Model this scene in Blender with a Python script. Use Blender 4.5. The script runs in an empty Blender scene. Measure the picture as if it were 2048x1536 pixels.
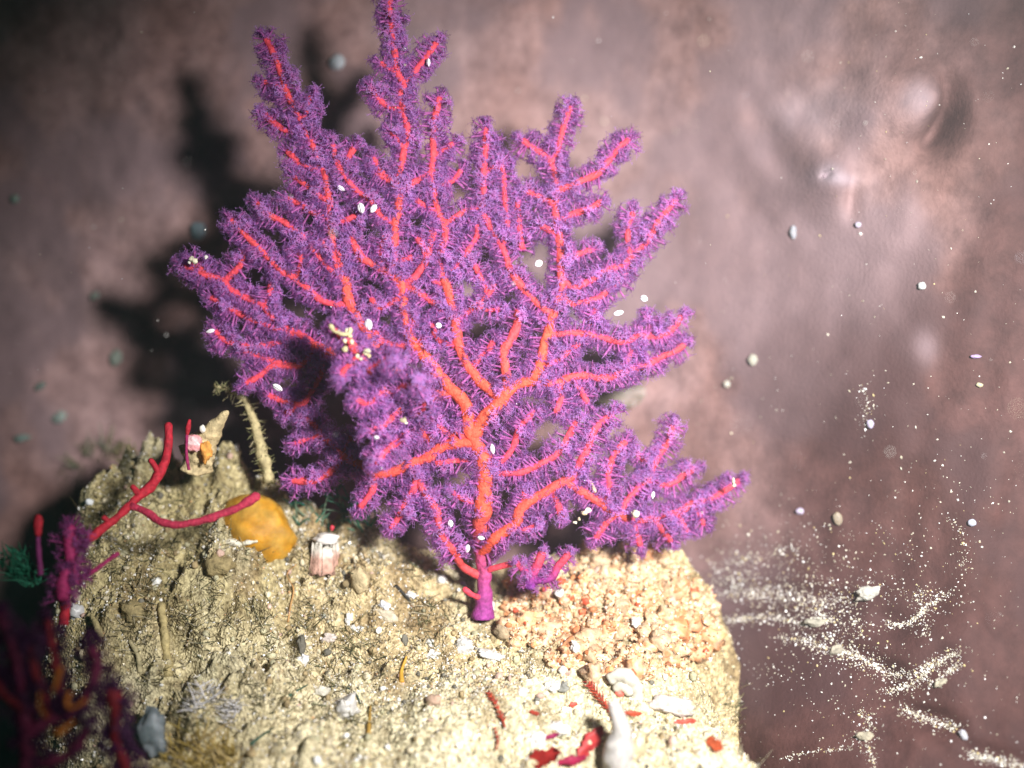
import bpy, math, random
import numpy as np
from mathutils import Vector, Matrix

# ------------------------------------------------------------------ scene, camera, water, strobe
SC = bpy.context.scene
COL = SC.collection
SC.unit_settings.system = 'METRIC'
SC.unit_settings.scale_length = 0.01            # 1 unit = 1 cm: the sea fan is about 12 cm tall
D = 26.0                                         # lens to the plane of the sea fan, cm

cam = bpy.data.cameras.new('camera')
cam_o = bpy.data.objects.new('camera', cam)
COL.objects.link(cam_o)
cam_o.location = (0, -D, 0)
cam_o.rotation_euler = (math.radians(90), 0, 0)
cam.lens = 1000.0
cam.sensor_width = 1000.0 * 20.48 / D
cam.clip_start = 0.5
cam.clip_end = 400
cam.dof.use_dof = True
cam.dof.focus_distance = D - 0.75
cam.dof.aperture_fstop = 1.1
SC.camera = cam_o

world = bpy.data.worlds.new('World')
SC.world = world
world.use_nodes = True
bg = world.node_tree.nodes['Background']
bg.inputs[0].default_value = (0.10, 0.55, 0.48, 1)   # dim blue-green water light
bg.inputs[1].default_value = 0.045

strobe = bpy.data.lights.new('camera_strobe', 'SPOT')
strobe_o = bpy.data.objects.new('camera_strobe', strobe)
COL.objects.link(strobe_o)
strobe_o.location = (10.5, -24.0, 5.5)
_aim = Vector((3.6, 0.0, -1.2))
strobe_o.rotation_euler = (_aim - strobe_o.location).to_track_quat('-Z', 'Y').to_euler()
strobe.energy = 100000
strobe.color = (1.0, 0.965, 0.94)
strobe.shadow_soft_size = 1.8
strobe.spot_size = math.radians(61)
strobe.spot_blend = 1.0

SC.view_settings.view_transform = 'Standard'
SC.view_settings.look = 'None'
SC.view_settings.gamma = 1.0
SC.view_settings.exposure = 0.0
SC.view_settings.use_curve_mapping = False

SC.cycles.max_bounces = 5
SC.cycles.diffuse_bounces = 3
SC.cycles.glossy_bounces = 2
SC.cycles.transmission_bounces = 3
SC.cycles.volume_bounces = 0

R = np.random.default_rng(7)
random.seed(7)


# ------------------------------------------------------------------ helpers
def P(px, py, y=0.0):
    """point at depth y that the photograph shows at pixel (px, py) of 2048 x 1536"""
    s = (D + y) / D / 100.0
    return np.array([(px - 1024) * s, y, (768 - py) * s])


def _hash(i, j, k, seed):
    n = (i * 374761393 + j * 668265263 + k * 1274126177 + seed * 974634777) & 0x7fffffff
    n = ((n ^ (n >> 13)) * 1274126177) & 0x7fffffff
    return ((n ^ (n >> 16)) & 0xffff) / 65535.0 * 2 - 1


def noise3(x, y, z, seed=0):
    x, y, z = np.broadcast_arrays(np.asarray(x, float), np.asarray(y, float), np.asarray(z, float))
    xi = np.floor(x).astype(np.int64); yi = np.floor(y).astype(np.int64); zi = np.floor(z).astype(np.int64)
    xf = x - xi; yf = y - yi; zf = z - zi
    u = xf * xf * (3 - 2 * xf); v = yf * yf * (3 - 2 * yf); w = zf * zf * (3 - 2 * zf)
    r = 0
    for a in (0, 1):
        for b in (0, 1):
            for c in (0, 1):
                r = r + _hash(xi + a, yi + b, zi + c, seed) * (u if a else 1 - u) * (v if b else 1 - v) * (w if c else 1 - w)
    return r


def fbm(x, y, z, seed=0, octaves=4, gain=0.5):
    r = 0; a = 1.0
    for o in range(octaves):
        r = r + a * noise3(x * 2.03 ** o, y * 2.03 ** o, z * 2.03 ** o, seed + o * 17)
        a *= gain
    return r


def sstep(a, b, x):
    t = np.clip((np.asarray(x, float) - a) / (b - a), 0, 1)
    return t * t * (3 - 2 * t)


def softplus(x, k=6.0):
    return np.log1p(np.exp(np.clip(k * x, -50, 50))) / k


class MB:
    """collects vertices, faces and vertex colours for one mesh"""
    def __init__(self):
        self.v = []; self.f = []; self.c = []; self.n = 0

    def add(self, v, f, c=(1, 1, 1)):
        v = np.asarray(v, float)
        c = np.asarray(c, float)
        if c.ndim == 1:
            c = np.tile(c, (len(v), 1))
        self.v.append(v); self.c.append(c)
        for a in f:
            self.f.append(np.asarray(a, int) + self.n)
        self.n += len(v)
        return self

    def mesh(self, name, mat, smooth=True, origin=(0, 0, 0)):
        v = np.concatenate(self.v) - np.asarray(origin, float)
        c = np.concatenate(self.c)
        tri = [a for a in self.f if a.shape[1] == 3]
        quad = [a for a in self.f if a.shape[1] == 4]
        loops = []; tot = []
        if tri:
            t = np.concatenate(tri); loops.append(t.ravel()); tot.append(np.full(len(t), 3))
        if quad:
            t = np.concatenate(quad); loops.append(t.ravel()); tot.append(np.full(len(t), 4))
        loops = np.concatenate(loops); tot = np.concatenate(tot)
        me = bpy.data.meshes.new(name)
        me.vertices.add(len(v)); me.vertices.foreach_set('co', v.astype(np.float32).ravel())
        me.loops.add(len(loops)); me.loops.foreach_set('vertex_index', loops.astype(np.int32))
        me.polygons.add(len(tot))
        st = np.concatenate([[0], np.cumsum(tot)[:-1]])
        me.polygons.foreach_set('loop_start', st.astype(np.int32))
        me.update(calc_edges=True)
        at = me.color_attributes.new('col', 'FLOAT_COLOR', 'POINT')
        at.data.foreach_set('color', np.concatenate([c, np.ones((len(c), 1))], 1).astype(np.float32).ravel())
        me.polygons.foreach_set('use_smooth', np.full(len(tot), bool(smooth)))
        me.validate()
        if mat:
            me.materials.append(mat)
        return me


def link(name, me, parent=None, loc=(0, 0, 0)):
    o = bpy.data.objects.new(name, me)
    COL.objects.link(o)
    o.location = loc
    if parent is not None:
        o.parent = parent
    return o


def tag(o, label=None, cat=None, group=None, kind=None):
    if label: o['label'] = label
    if cat: o['category'] = cat
    if group: o['group'] = group
    if kind: o['kind'] = kind
    return o


def thing(name, base, label, cat, group=None):
    o = link(name, None, None, tuple(base))
    o.empty_display_size = 0.2
    return tag(o, label, cat, group)


def part(name, mb, mat, parent, smooth=True):
    """a part given in world coordinates under an Empty that is only moved, not turned"""
    return link(name, mb.mesh(name, mat, smooth, origin=parent_origin(parent)), parent)


def parent_origin(p):
    loc = np.zeros(3)
    while p is not None:
        loc += np.array(p.location); p = p.parent
    return loc


def single(name, mb, mat, label, cat, group=None, smooth=True):
    v = np.concatenate(mb.v)
    org = np.array([v[:, 0].mean(), v[:, 1].mean(), v[:, 2].min()])
    o = link(name, mb.mesh(name, mat, smooth, origin=org), None, tuple(org))
    return tag(o, label, cat, group)


def resample(pts, step):
    """Catmull-Rom curve through pts (n x k), at about the given step"""
    pts = np.asarray(pts, float)
    if len(pts) == 2:
        pts = np.array([pts[0], (pts[0] + pts[1]) / 2, pts[1]])
    e = np.vstack([2 * pts[0] - pts[1], pts, 2 * pts[-1] - pts[-2]])
    out = []
    for i in range(len(pts) - 1):
        p0, p1, p2, p3 = e[i:i + 4]
        n = max(2, int(np.ceil(np.linalg.norm(p2[:3] - p1[:3]) / step)))
        t = np.linspace(0, 1, n, endpoint=False)[:, None]
        out.append(0.5 * (2 * p1 + (p2 - p0) * t + (2 * p0 - 5 * p1 + 4 * p2 - p3) * t * t + (3 * p1 - p0 - 3 * p2 + p3) * t ** 3))
    out.append(pts[-1:])
    return np.vstack(out)


def frames(c):
    t = np.gradient(c, axis=0)
    t /= np.linalg.norm(t, axis=1)[:, None] + 1e-12
    a = np.zeros_like(t)
    ref = np.array([0, -1.0, 0])
    if abs(t[0] @ ref) > 0.9:
        ref = np.array([1.0, 0, 0])
    prev = ref - (ref @ t[0]) * t[0]; prev /= np.linalg.norm(prev)
    for i in range(len(t)):
        prev = prev - (prev @ t[i]) * t[i]
        prev /= np.linalg.norm(prev) + 1e-12
        a[i] = prev
    return t, a, np.cross(t, a)


def tube(mb, c, r, sides=9, col=(1, 1, 1), rough=0.0, seed=0, flat=None, capend=True):
    """a tapered tube with round ends; c centres, r radii, col one colour or one per ring"""
    c = np.asarray(c, float); r = np.broadcast_to(np.asarray(r, float), (len(c),)).copy()
    col = np.asarray(col, float)
    if col.ndim == 1:
        col = np.tile(col, (len(c), 1))
    t, a, b = frames(c)
    if capend:
        k = np.array([0.35, 0.75, 0.97])
        ends_c = c[-1] + np.outer(r[-1] * k, t[-1]); ends_r = r[-1] * np.sqrt(1 - k * k)
        c = np.vstack([c, ends_c]); r = np.concatenate([r, ends_r]); col = np.vstack([col, np.tile(col[-1], (3, 1))])
        t = np.vstack([t, np.tile(t[-1], (3, 1))]); a = np.vstack([a, np.tile(a[-1], (3, 1))]); b = np.vstack([b, np.tile(b[-1], (3, 1))])
    n = len(c)
    ph = np.linspace(0, 2 * np.pi, sides, endpoint=False)
    ca = np.cos(ph)[None, :, None]; sa = np.sin(ph)[None, :, None]
    if flat is not None:
        sa = sa * flat
    dirs = a[:, None, :] * ca + b[:, None, :] * sa
    v = c[:, None, :] + dirs * r[:, None, None]
    if rough:
        nz = noise3(v[..., 0] * 7, v[..., 1] * 7, v[..., 2] * 7, seed)
        v = c[:, None, :] + dirs * (r[:, None] * (1 + rough * nz))[..., None]
    idx = np.arange(n * sides).reshape(n, sides)
    q = np.stack([idx[:-1], np.roll(idx[:-1], -1, 1), np.roll(idx[1:], -1, 1), idx[1:]], -1).reshape(-1, 4)
    vv = np.vstack([v.reshape(-1, 3), c[:1], c[-1:]])
    cc = np.vstack([np.repeat(col, sides, 0), col[:1], col[-1:]])
    s0 = n * sides
    t0 = np.stack([np.roll(idx[0], -1), idx[0], np.full(sides, s0)], -1)
    t1 = np.stack([idx[-1], np.roll(idx[-1], -1), np.full(sides, s0 + 1)], -1)
    mb.add(vv, [q, t0, t1], cc)
    return mb


def blob(mb, centre, rad, rough=0.15, freq=1.5, seed=0, col=(1, 1, 1), nu=18, nv=11, rot=None, col2=None):
    u = np.linspace(0, 2 * np.pi, nu, endpoint=False)
    w = np.linspace(0, np.pi, nv + 2)[1:-1]
    U, W = np.meshgrid(u, w)
    d = np.stack([np.cos(U) * np.sin(W), np.sin(U) * np.sin(W), np.cos(W)], -1).reshape(-1, 3)
    d = np.vstack([d, [[0, 0, 1], [0, 0, -1]]])
    k = 1 + rough * fbm(d[:, 0] * freq + seed * 3.1, d[:, 1] * freq, d[:, 2] * freq, seed, 3)
    v = d * k[:, None] * np.asarray(rad, float)
    if rot is not None:
        v = v @ np.array(rot).T
    idx = np.arange(nu * nv).reshape(nv, nu)
    q = np.stack([idx[:-1], idx[1:], np.roll(idx[1:], -1, 1), np.roll(idx[:-1], -1, 1)], -1).reshape(-1, 4)
    t0 = np.stack([idx[0], np.roll(idx[0], -1), np.full(nu, nu * nv)], -1)
    t1 = np.stack([np.roll(idx[-1], -1), idx[-1], np.full(nu, nu * nv + 1)], -1)
    c = np.asarray(col, float)
    if col2 is not None:
        m = sstep(-0.3, 0.4, fbm(d[:, 0] * 3, d[:, 1] * 3, d[:, 2] * 3, seed + 5, 2))[:, None]
        c = c * (1 - m) + np.asarray(col2) * m
    mb.add(v + np.asarray(centre, float), [q, t0, t1], c)
    return mb


def rotmat(ax, ay, az):
    return np.array(Matrix.Rotation(az, 3, 'Z') @ Matrix.Rotation(ay, 3, 'Y') @ Matrix.Rotation(ax, 3, 'X'))


# ------------------------------------------------------------------ materials
def new_mat(name):
    m = bpy.data.materials.new(name)
    m.use_nodes = True
    nt = m.node_tree
    return m, nt, nt.nodes['Principled BSDF'], nt.nodes['Material Output']


def N(nt, t, **kw):
    n = nt.nodes.new(t)
    for k, v in kw.items():
        setattr(n, k, v)
    return n


def vcol_mat(name, rough=0.6, trans=0.0, grain=0.0, gscale=20.0, bump=0.0, bscale=30.0, spec=0.4, sss=0.0):
    """colour from the 'col' attribute with procedural mottling, optional light passing through"""
    m, nt, b, out = new_mat(name)
    at = N(nt, 'ShaderNodeVertexColor'); at.layer_name = 'col'
    colr = at.outputs[0]
    tc = N(nt, 'ShaderNodeTexCoord')
    if grain:
        nz = N(nt, 'ShaderNodeTexNoise'); nz.inputs['Scale'].default_value = gscale; nz.inputs['Detail'].default_value = 4
        nt.links.new(tc.outputs['Object'], nz.inputs['Vector'])
        mr = N(nt, 'ShaderNodeMapRange')
        mr.inputs[1].default_value = 0.25; mr.inputs[2].default_value = 0.75
        mr.inputs[3].default_value = 1 - grain; mr.inputs[4].default_value = 1 + grain
        nt.links.new(nz.outputs[0], mr.inputs[0])
        mx = N(nt, 'ShaderNodeMix', data_type='RGBA', blend_type='MULTIPLY'); mx.inputs[0].default_value = 1
        nt.links.new(colr, mx.inputs[6]); nt.links.new(mr.outputs[0], mx.inputs[7])
        colr = mx.outputs[2]
    nt.links.new(colr, b.inputs['Base Color'])
    b.inputs['Roughness'].default_value = rough
    b.inputs['Specular IOR Level'].default_value = spec
    if sss:
        b.inputs['Subsurface Weight'].default_value = sss
        b.inputs['Subsurface Radius'].default_value = (0.3, 0.15, 0.08)
        b.inputs['Subsurface Scale'].default_value = 0.3
    if bump:
        nb = N(nt, 'ShaderNodeTexNoise'); nb.inputs['Scale'].default_value = bscale; nb.inputs['Detail'].default_value = 5
        nt.links.new(tc.outputs['Object'], nb.inputs['Vector'])
        bp = N(nt, 'ShaderNodeBump'); bp.inputs['Strength'].default_value = bump; bp.inputs['Distance'].default_value = 0.03
        nt.links.new(nb.outputs[0], bp.inputs['Height']); nt.links.new(bp.outputs[0], b.inputs['Normal'])
    if trans:
        tr = N(nt, 'ShaderNodeBsdfTranslucent'); nt.links.new(colr, tr.inputs[0])
        ms = N(nt, 'ShaderNodeMixShader'); ms.inputs[0].default_value = trans
        nt.links.new(b.outputs[0], ms.inputs[1]); nt.links.new(tr.outputs[0], ms.inputs[2])
        nt.links.new(ms.outputs[0], out.inputs[0])
    return m


M_branch = vcol_mat('sea_fan_branch', 0.65, 0.0, 0.42, 13.0, 1.0, 18.0, 0.25)
M_polyp = vcol_mat('sea_fan_polyp', 0.5, 0.5, 0.0, spec=0.3)
M_soft = vcol_mat('soft_tissue', 0.5, 0.0, 0.25, 8.0, 0.4, 20.0, 0.4, sss=0.25)
M_shell = vcol_mat('shell_white', 0.35, 0.0, 0.10, 14.0, 0.2, 20.0, 0.5)
M_grain = vcol_mat('sand_grain', 0.28, 0.0, 0.0, spec=0.6)
M_crust = vcol_mat('crust', 0.75, 0.0, 0.45, 9.0, 0.9, 22.0, 0.3)
M_alga = vcol_mat('algae', 0.5, 0.30, 0.30, 9.0, 0.0, spec=0.35)
M_colony = vcol_mat('colony_tissue', 0.55, 0.0, 0.38, 7.0, 1.0, 14.0, 0.4, sss=0.1)
M_amber = vcol_mat('amber_tunic', 0.55, 0.10, 0.45, 3.5, 0.5, 12.0, 0.3, sss=0.3)


def rock_mat():
    m, nt, b, out = new_mat('rock_with_sand')
    tc = N(nt, 'ShaderNodeTexCoord')
    at = N(nt, 'ShaderNodeVertexColor'); at.layer_name = 'col'
    n1 = N(nt, 'ShaderNodeTexNoise'); n1.inputs['Scale'].default_value = 1.3; n1.inputs['Detail'].default_value = 7; n1.inputs['Roughness'].default_value = 0.65
    n2 = N(nt, 'ShaderNodeTexNoise'); n2.inputs['Scale'].default_value = 11; n2.inputs['Detail'].default_value = 5
    vo = N(nt, 'ShaderNodeTexVoronoi'); vo.inputs['Scale'].default_value = 20
    for n in (n1, n2, vo):
        nt.links.new(tc.outputs['Object'], n.inputs['Vector'])
    r1 = N(nt, 'ShaderNodeValToRGB')
    r1.color_ramp.elements[0].position = 0.32; r1.color_ramp.elements[0].color = (0.50, 0.42, 0.30, 1)
    r1.color_ramp.elements[1].position = 0.66; r1.color_ramp.elements[1].color = (1.18, 1.12, 0.98, 1)
    e = r1.color_ramp.elements.new(0.5); e.color = (0.9, 0.85, 0.70, 1)
    nt.links.new(n1.outputs[0], r1.inputs[0])
    mx = N(nt, 'ShaderNodeMix', data_type='RGBA', blend_type='MULTIPLY'); mx.inputs[0].default_value = 1
    nt.links.new(at.outputs[0], mx.inputs[6]); nt.links.new(r1.outputs[0], mx.inputs[7])
    r2 = N(nt, 'ShaderNodeValToRGB')
    r2.color_ramp.elements[0].position = 0.30; r2.color_ramp.elements[0].color = (0.40, 0.36, 0.29, 1)
    r2.color_ramp.elements[1].position = 0.68; r2.color_ramp.elements[1].color = (1.45, 1.45, 1.4, 1)
    nt.links.new(n2.outputs[0], r2.inputs[0])
    m2 = N(nt, 'ShaderNodeMix', data_type='RGBA', blend_type='MULTIPLY'); m2.inputs[0].default_value = 1
    nt.links.new(mx.outputs[2], m2.inputs[6]); nt.links.new(r2.outputs[0], m2.inputs[7])
    nt.links.new(m2.outputs[2], b.inputs['Base Color'])
    b.inputs['Roughness'].default_value = 0.7
    b1 = N(nt, 'ShaderNodeBump'); b1.inputs['Strength'].default_value = 0.9; b1.inputs['Distance'].default_value = 0.05
    b2 = N(nt, 'ShaderNodeBump'); b2.inputs['Strength'].default_value = 0.8; b2.inputs['Distance'].default_value = 0.03
    nt.links.new(vo.outputs['Distance'], b1.inputs['Height']); nt.links.new(n2.outputs[0], b2.inputs['Height'])
    nt.links.new(b1.outputs[0], b2.inputs['Normal']); nt.links.new(b2.outputs[0], b.inputs['Normal'])
    return m


def wall_mat():
    m, nt, b, out = new_mat('sponge_skin')
    tc = N(nt, 'ShaderNodeTexCoord')
    at = N(nt, 'ShaderNodeVertexColor'); at.layer_name = 'col'
    mp = N(nt, 'ShaderNodeMapping'); mp.inputs['Scale'].default_value = (1.0, 1.0, 0.85)
    nt.links.new(tc.outputs['Object'], mp.inputs[0])
    n1 = N(nt, 'ShaderNodeTexNoise'); n1.inputs['Scale'].default_value = 0.32; n1.inputs['Detail'].default_value = 6; n1.inputs['Roughness'].default_value = 0.6
    n2 = N(nt, 'ShaderNodeTexNoise'); n2.inputs['Scale'].default_value = 2.2; n2.inputs['Detail'].default_value = 6; n2.inputs['Roughness'].default_value = 0.65
    n3 = N(nt, 'ShaderNodeTexNoise'); n3.inputs['Scale'].default_value = 14; n3.inputs['Detail'].default_value = 4
    for n in (n1, n2, n3):
        nt.links.new(mp.outputs[0], n.inputs['Vector'])
    r1 = N(nt, 'ShaderNodeValToRGB')
    r1.color_ramp.elements[0].position = 0.36; r1.color_ramp.elements[0].color = (0.262, 0.155, 0.138, 1)
    r1.color_ramp.elements[1].position = 0.66; r1.color_ramp.elements[1].color = (0.335, 0.225, 0.218, 1)
    nt.links.new(n1.outputs[0], r1.inputs[0])
    r2 = N(nt, 'ShaderNodeValToRGB')
    r2.color_ramp.elements[0].position = 0.30; r2.color_ramp.elements[0].color = (0.62, 0.60, 0.62, 1)
    r2.color_ramp.elements[1].position = 0.70; r2.color_ramp.elements[1].color = (1.28, 1.28, 1.30, 1)
    nt.links.new(n2.outputs[0], r2.inputs[0])
    mx = N(nt, 'ShaderNodeMix', data_type='RGBA', blend_type='MULTIPLY'); mx.inputs[0].default_value = 1
    nt.links.new(r1.outputs[0], mx.inputs[6]); nt.links.new(r2.outputs[0], mx.inputs[7])
    # maroon skin, darkened further to paint the dim grazing light at right (blue channel)
    # whitish skin round the openings (attribute, red channel)
    sp = N(nt, 'ShaderNodeSeparateColor'); nt.links.new(at.outputs[0], sp.inputs[0])
    m2 = N(nt, 'ShaderNodeMix', data_type='RGBA'); nt.links.new(sp.outputs[0], m2.inputs[0])
    nt.links.new(mx.outputs[2], m2.inputs[6]); m2.inputs[7].default_value = (0.62, 0.56, 0.66, 1)
    # bluish grey film (green channel)
    m3 = N(nt, 'ShaderNodeMix', data_type='RGBA'); nt.links.new(sp.outputs[1], m3.inputs[0])
    nt.links.new(m2.outputs[2], m3.inputs[6]); m3.inputs[7].default_value = (0.215, 0.152, 0.165, 1)
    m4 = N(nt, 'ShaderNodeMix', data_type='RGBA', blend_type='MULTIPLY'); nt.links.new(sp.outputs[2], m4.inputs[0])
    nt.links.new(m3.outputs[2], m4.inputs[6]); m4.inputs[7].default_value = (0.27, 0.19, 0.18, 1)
    nt.links.new(m4.outputs[2], b.inputs['Base Color'])
    b.inputs['Roughness'].default_value = 0.72
    b.inputs['Specular IOR Level'].default_value = 0.15
    b1 = N(nt, 'ShaderNodeBump'); b1.inputs['Strength'].default_value = 0.15; b1.inputs['Distance'].default_value = 0.08
    b2 = N(nt, 'ShaderNodeBump'); b2.inputs['Strength'].default_value = 0.5; b2.inputs['Distance'].default_value = 0.03
    nt.links.new(n2.outputs[0], b1.inputs['Height']); nt.links.new(n3.outputs[0], b2.inputs['Height'])
    nt.links.new(b1.outputs[0], b2.inputs['Normal']); nt.links.new(b2.outputs[0], b.inputs['Normal'])
    return m


# ------------------------------------------------------------------ the setting: sponge wall
def gau(x, z, cx, cz, rx, rz=None):
    rz = rz or rx
    return np.exp(-((x - cx) / rx) ** 2 - ((z - cz) / rz) ** 2)


CREASE = []
CRACKS = []


def wall_y(x, z):
    x = np.asarray(x, float); z = np.asarray(z, float)
    y = 3.5 - 4.3 * sstep(1.0, 10.8, x) + 0.10 * softplus(-x - 5, 2)
    y = y - 0.62 * softplus(-3.4 - z, 1.6) * sstep(1.5, 6.5, x)
    y = y - 0.25 * softplus(-5.5 - z, 2) * (1 - sstep(1.5, 6.5, x))
    y = y - 0.02 * np.clip(z, 0, 20) * 1.0
    y = y + 0.42 * fbm(x * 0.22, 3.3, z * 0.20, 11, 3) + 0.09 * fbm(x * 0.8, 1.3, z * 0.7, 21, 3)
    # the two raised openings at upper right and the folds beside them
    y = y - 0.55 * gau(x, z, 6.45, 4.15, 0.5, 0.55) + 0.5 * gau(x, z, 6.42, 4.28, 0.055)
    y = y + 0.30 * gau(x, z, 6.95, 3.85, 0.14, 0.45)
    y = y - 0.42 * gau(x, z, 7.65, 5.5, 0.95, 0.8) 
    fold = gau(x, z, 5.8, 4.8, 1.1, 1.4)
    y = y + 0.09 * fold * np.sin(5.5 * (x + 0.55 * z) + 1.6 * fbm(x, 0.5, z, 5, 2))
    y = y + 0.03 * sstep(5, 8, x) * np.sin(7 * (x - 0.2 * z) + 2.2 * fbm(x * .7, 0.5, z * .7, 6, 2))
    # dark crescent crease round the larger opening
    for i, (cx, cz) in enumerate(CREASE):
        y = y + 0.17 * math.sin(math.pi * (i + 1) / (len(CREASE) + 1)) * gau(x, z, cx, cz, 0.13 + 0.01 * i)
    # soft ridges low on the right, with cracks between the lobes where sediment gathers
    for (cx, cz) in CRACKS:
        y = y + 0.10 * gau(x, z, cx, cz, 0.22)
    y = y - 0.35 * gau(x - 0.35 * (z + 4), z, 8.6, -4.6, 0.8, 2.2)
    y = y - 0.30 * gau(x, z, 5.3, -6.9, 1.1, 0.8)
    return y


def hit(px, py, fn, ys):
    for rnd in range(2):
        s = (D + ys) / D / 100.0
        x = (px - 1024) * s; z = (768 - py) * s
        inside = fn(x, ys, z)
        i = int(np.argmax(inside)) if inside.any() else len(ys) - 1
        if rnd == 0:
            ys = np.linspace(ys[max(0, i - 1)], ys[i] + 1e-6, 24)
    return np.array([x[i], ys[i], z[i]])


YS_W = np.linspace(-9, 7, 200)
def on_wall(px, py):
    return hit(px, py, lambda x, y, z: y >= wall_y(x, z), YS_W)


LINES = [([(1405, 1260), (1470, 1240), (1540, 1235), (1600, 1245), (1660, 1240)], 9, 1.8),
         ([(1440, 1130), (1480, 1120), (1530, 1110), (1590, 1095)], 14, 0.9),
         ([(1430, 1185), (1500, 1190), (1570, 1185), (1640, 1200), (1700, 1205)], 16, 1.6),
         ([(1560, 1275), (1620, 1285), (1660, 1300), (1720, 1315), (1770, 1345), (1800, 1350)], 8, 1.6),
         ([(1650, 1270), (1690, 1300), (1740, 1330)], 16, 1.2),
         ([(1770, 1250), (1820, 1245), (1850, 1215), (1890, 1190)], 6, 1.6),
         ([(1770, 1385), (1830, 1365), (1860, 1335), (1900, 1310)], 9, 2.0),
         ([(1800, 1355), (1860, 1330), (1920, 1300)], 10, 1.0),
         ([(1805, 1420), (1860, 1440), (1910, 1455)], 8, 2.4),
         ([(1720, 1420), (1740, 1450), (1720, 1480)], 12, 1.2),
         ([(1715, 1470), (1745, 1470)], 9, 1.4), ([(1735, 1490), (1750, 1540)], 6, 1.2),
         ([(1840, 1180), (1850, 1240), (1845, 1270)], 8, 1.0),
         ([(1865, 1370), (1900, 1340), (1920, 1330)], 7, 1.4),
         ([(1940, 1510), (1990, 1520), (2060, 1535)], 8, 2.6),
         ([(1570, 1515), (1620, 1505), (1700, 1495)], 5, 0.7),
         ([(1900, 1040), (1930, 1090), (1920, 1150)], 12, 0.5),
         ([(1470, 1330), (1560, 1350), (1620, 1300)], 26, 0.3),
         ([(1450, 1100), (1600, 1150), (1760, 1180), (1900, 1200)], 45, 1.0),
         ([(1425, 1150), (1520, 1180), (1640, 1225), (1720, 1260)], 26, 2.2), ([(1600, 1270), (1700, 1310), (1780, 1340)], 22, 1.2),
         ([(1560, 1050), (1700, 1070), (1850, 1100), (1980, 1080)], 50, 0.25),
         ([(1600, 1400), (1750, 1420), (1900, 1400)], 45, 0.25),
         ([(1850, 900), (1920, 1000), (2000, 980)], 55, 0.22),
         ([(1720, 770), (1735, 800), (1730, 850)], 8, 0.5)]


def wall_points(px):
    # vectorised march along the sight line
    y = np.full(len(px), -5.0)
    for it in range(26):
        s = (D + y) / D / 100.0
        g = wall_y((px[:, 0] - 1024) * s, (768 - px[:, 1]) * s) - y
        y = y + 0.7 * g
    s = (D + y) / D / 100.0
    return np.stack([(px[:, 0] - 1024) * s, y, (768 - px[:, 1]) * s], -1)


def along(pl, step):
    c = resample(np.array([(a, b, 0) for a, b in pl], float), step)[:, :2]
    return [(p[0], p[2]) for p in wall_points(c)]


_cr = along([(1893, 140), (1908, 175), (1912, 210), (1900, 245), (1875, 275), (1845, 300)], 9)
_ck = []
for k in (0, 2, 3, 5, 6, 8, 14):
    _ck += along(LINES[k][0], 24)
CREASE += _cr; CRACKS += _ck


def ax_nonuni(a, b, c, d, fine, coarse):
    return np.concatenate([np.arange(a, b, coarse), np.arange(b, c, fine), np.arange(c, d + coarse, coarse)])


def build_grid(name, X, Yv, Z, col, mat, flip=False):
    n, m_ = X.shape
    idx = np.arange(n * m_).reshape(n, m_)
    q = np.stack([idx[:-1, :-1], idx[:-1, 1:], idx[1:, 1:], idx[1:, :-1]], -1).reshape(-1, 4)
    if flip:
        q = q[:, ::-1]
    mb = MB().add(np.stack([X, Yv, Z], -1).reshape(-1, 3), [q], col.reshape(-1, 3))
    return link(name, mb.mesh(name, mat))


xs = ax_nonuni(-30, -13, 13, 30, 0.075, 0.6)
zs = ax_nonuni(-18, -10.5, 10.5, 22, 0.075, 0.6)
WX, WZ = np.meshgrid(xs, zs)
WY = wall_y(WX, WZ)
wc = np.zeros(WX.shape + (3,))
wc[..., 0] = np.clip(0.75 * gau(WX, WZ, 6.45, 4.3, 0.22, 0.20) + 0.45 * gau(WX, WZ, 6.75, 4.15, 0.25, 0.12)
                     + 0.30 * gau(WX, WZ, 8.05, 5.6, 0.32, 0.42) + 0.35 * gau(WX, WZ, 8.2, 0.75, 0.25, 0.4)
                     + 0.22 * gau(WX, WZ, 5.9, 5.6, 1.6, 0.7) * (0.6 + 0.8 * fbm(WX, 2.2, WZ, 3, 3)), 0, 0.85)
wc[..., 1] = np.clip(0.75 * sstep(-0.1, 0.55, fbm(WX * 0.55, 4.1, WZ * 0.38, 33, 4))
                     + 0.5 * gau(WX - 0.25 * WZ, WZ, 6.3, 0.8, 0.8, 2.6) + 0.6 * gau(WX, WZ, 6.0, -4.8, 2.6, 1.1), 0, 0.8)
wc[..., 2] = np.clip(sstep(3.6, 9.0, WX + 0.45 * (-WZ) + 1.6 * fbm(WX * 0.4, 6.1, WZ * 0.3, 37, 4)) * (1 - 1.2 * wc[..., 0]), 0, 1)  # weight of the maroon and of the shade painted towards lower right
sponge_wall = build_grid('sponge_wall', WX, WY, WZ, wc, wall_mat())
tag(sponge_wall, 'mauve brown sponge covered wall behind the purple sea fan', kind='structure')

# ------------------------------------------------------------------ the setting: rock
_sil = np.array([(-200, 1240), (40, 1180), (110, 1030), (170, 955), (230, 925), (330, 905), (420, 910), (480, 945), (560, 990), (620, 1035),
                 (760, 1055), (870, 1095), (965, 1120), (1100, 1112), (1250, 1098), (1400, 1100), (1440, 1130), (1800, 1180)], float)
Y0 = 1.2
_rx = (_sil[:, 0] - 1024) / 100 * (D + Y0) / D
_rz = (768 - _sil[:, 1]) / 100 * (D + Y0) / D


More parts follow.
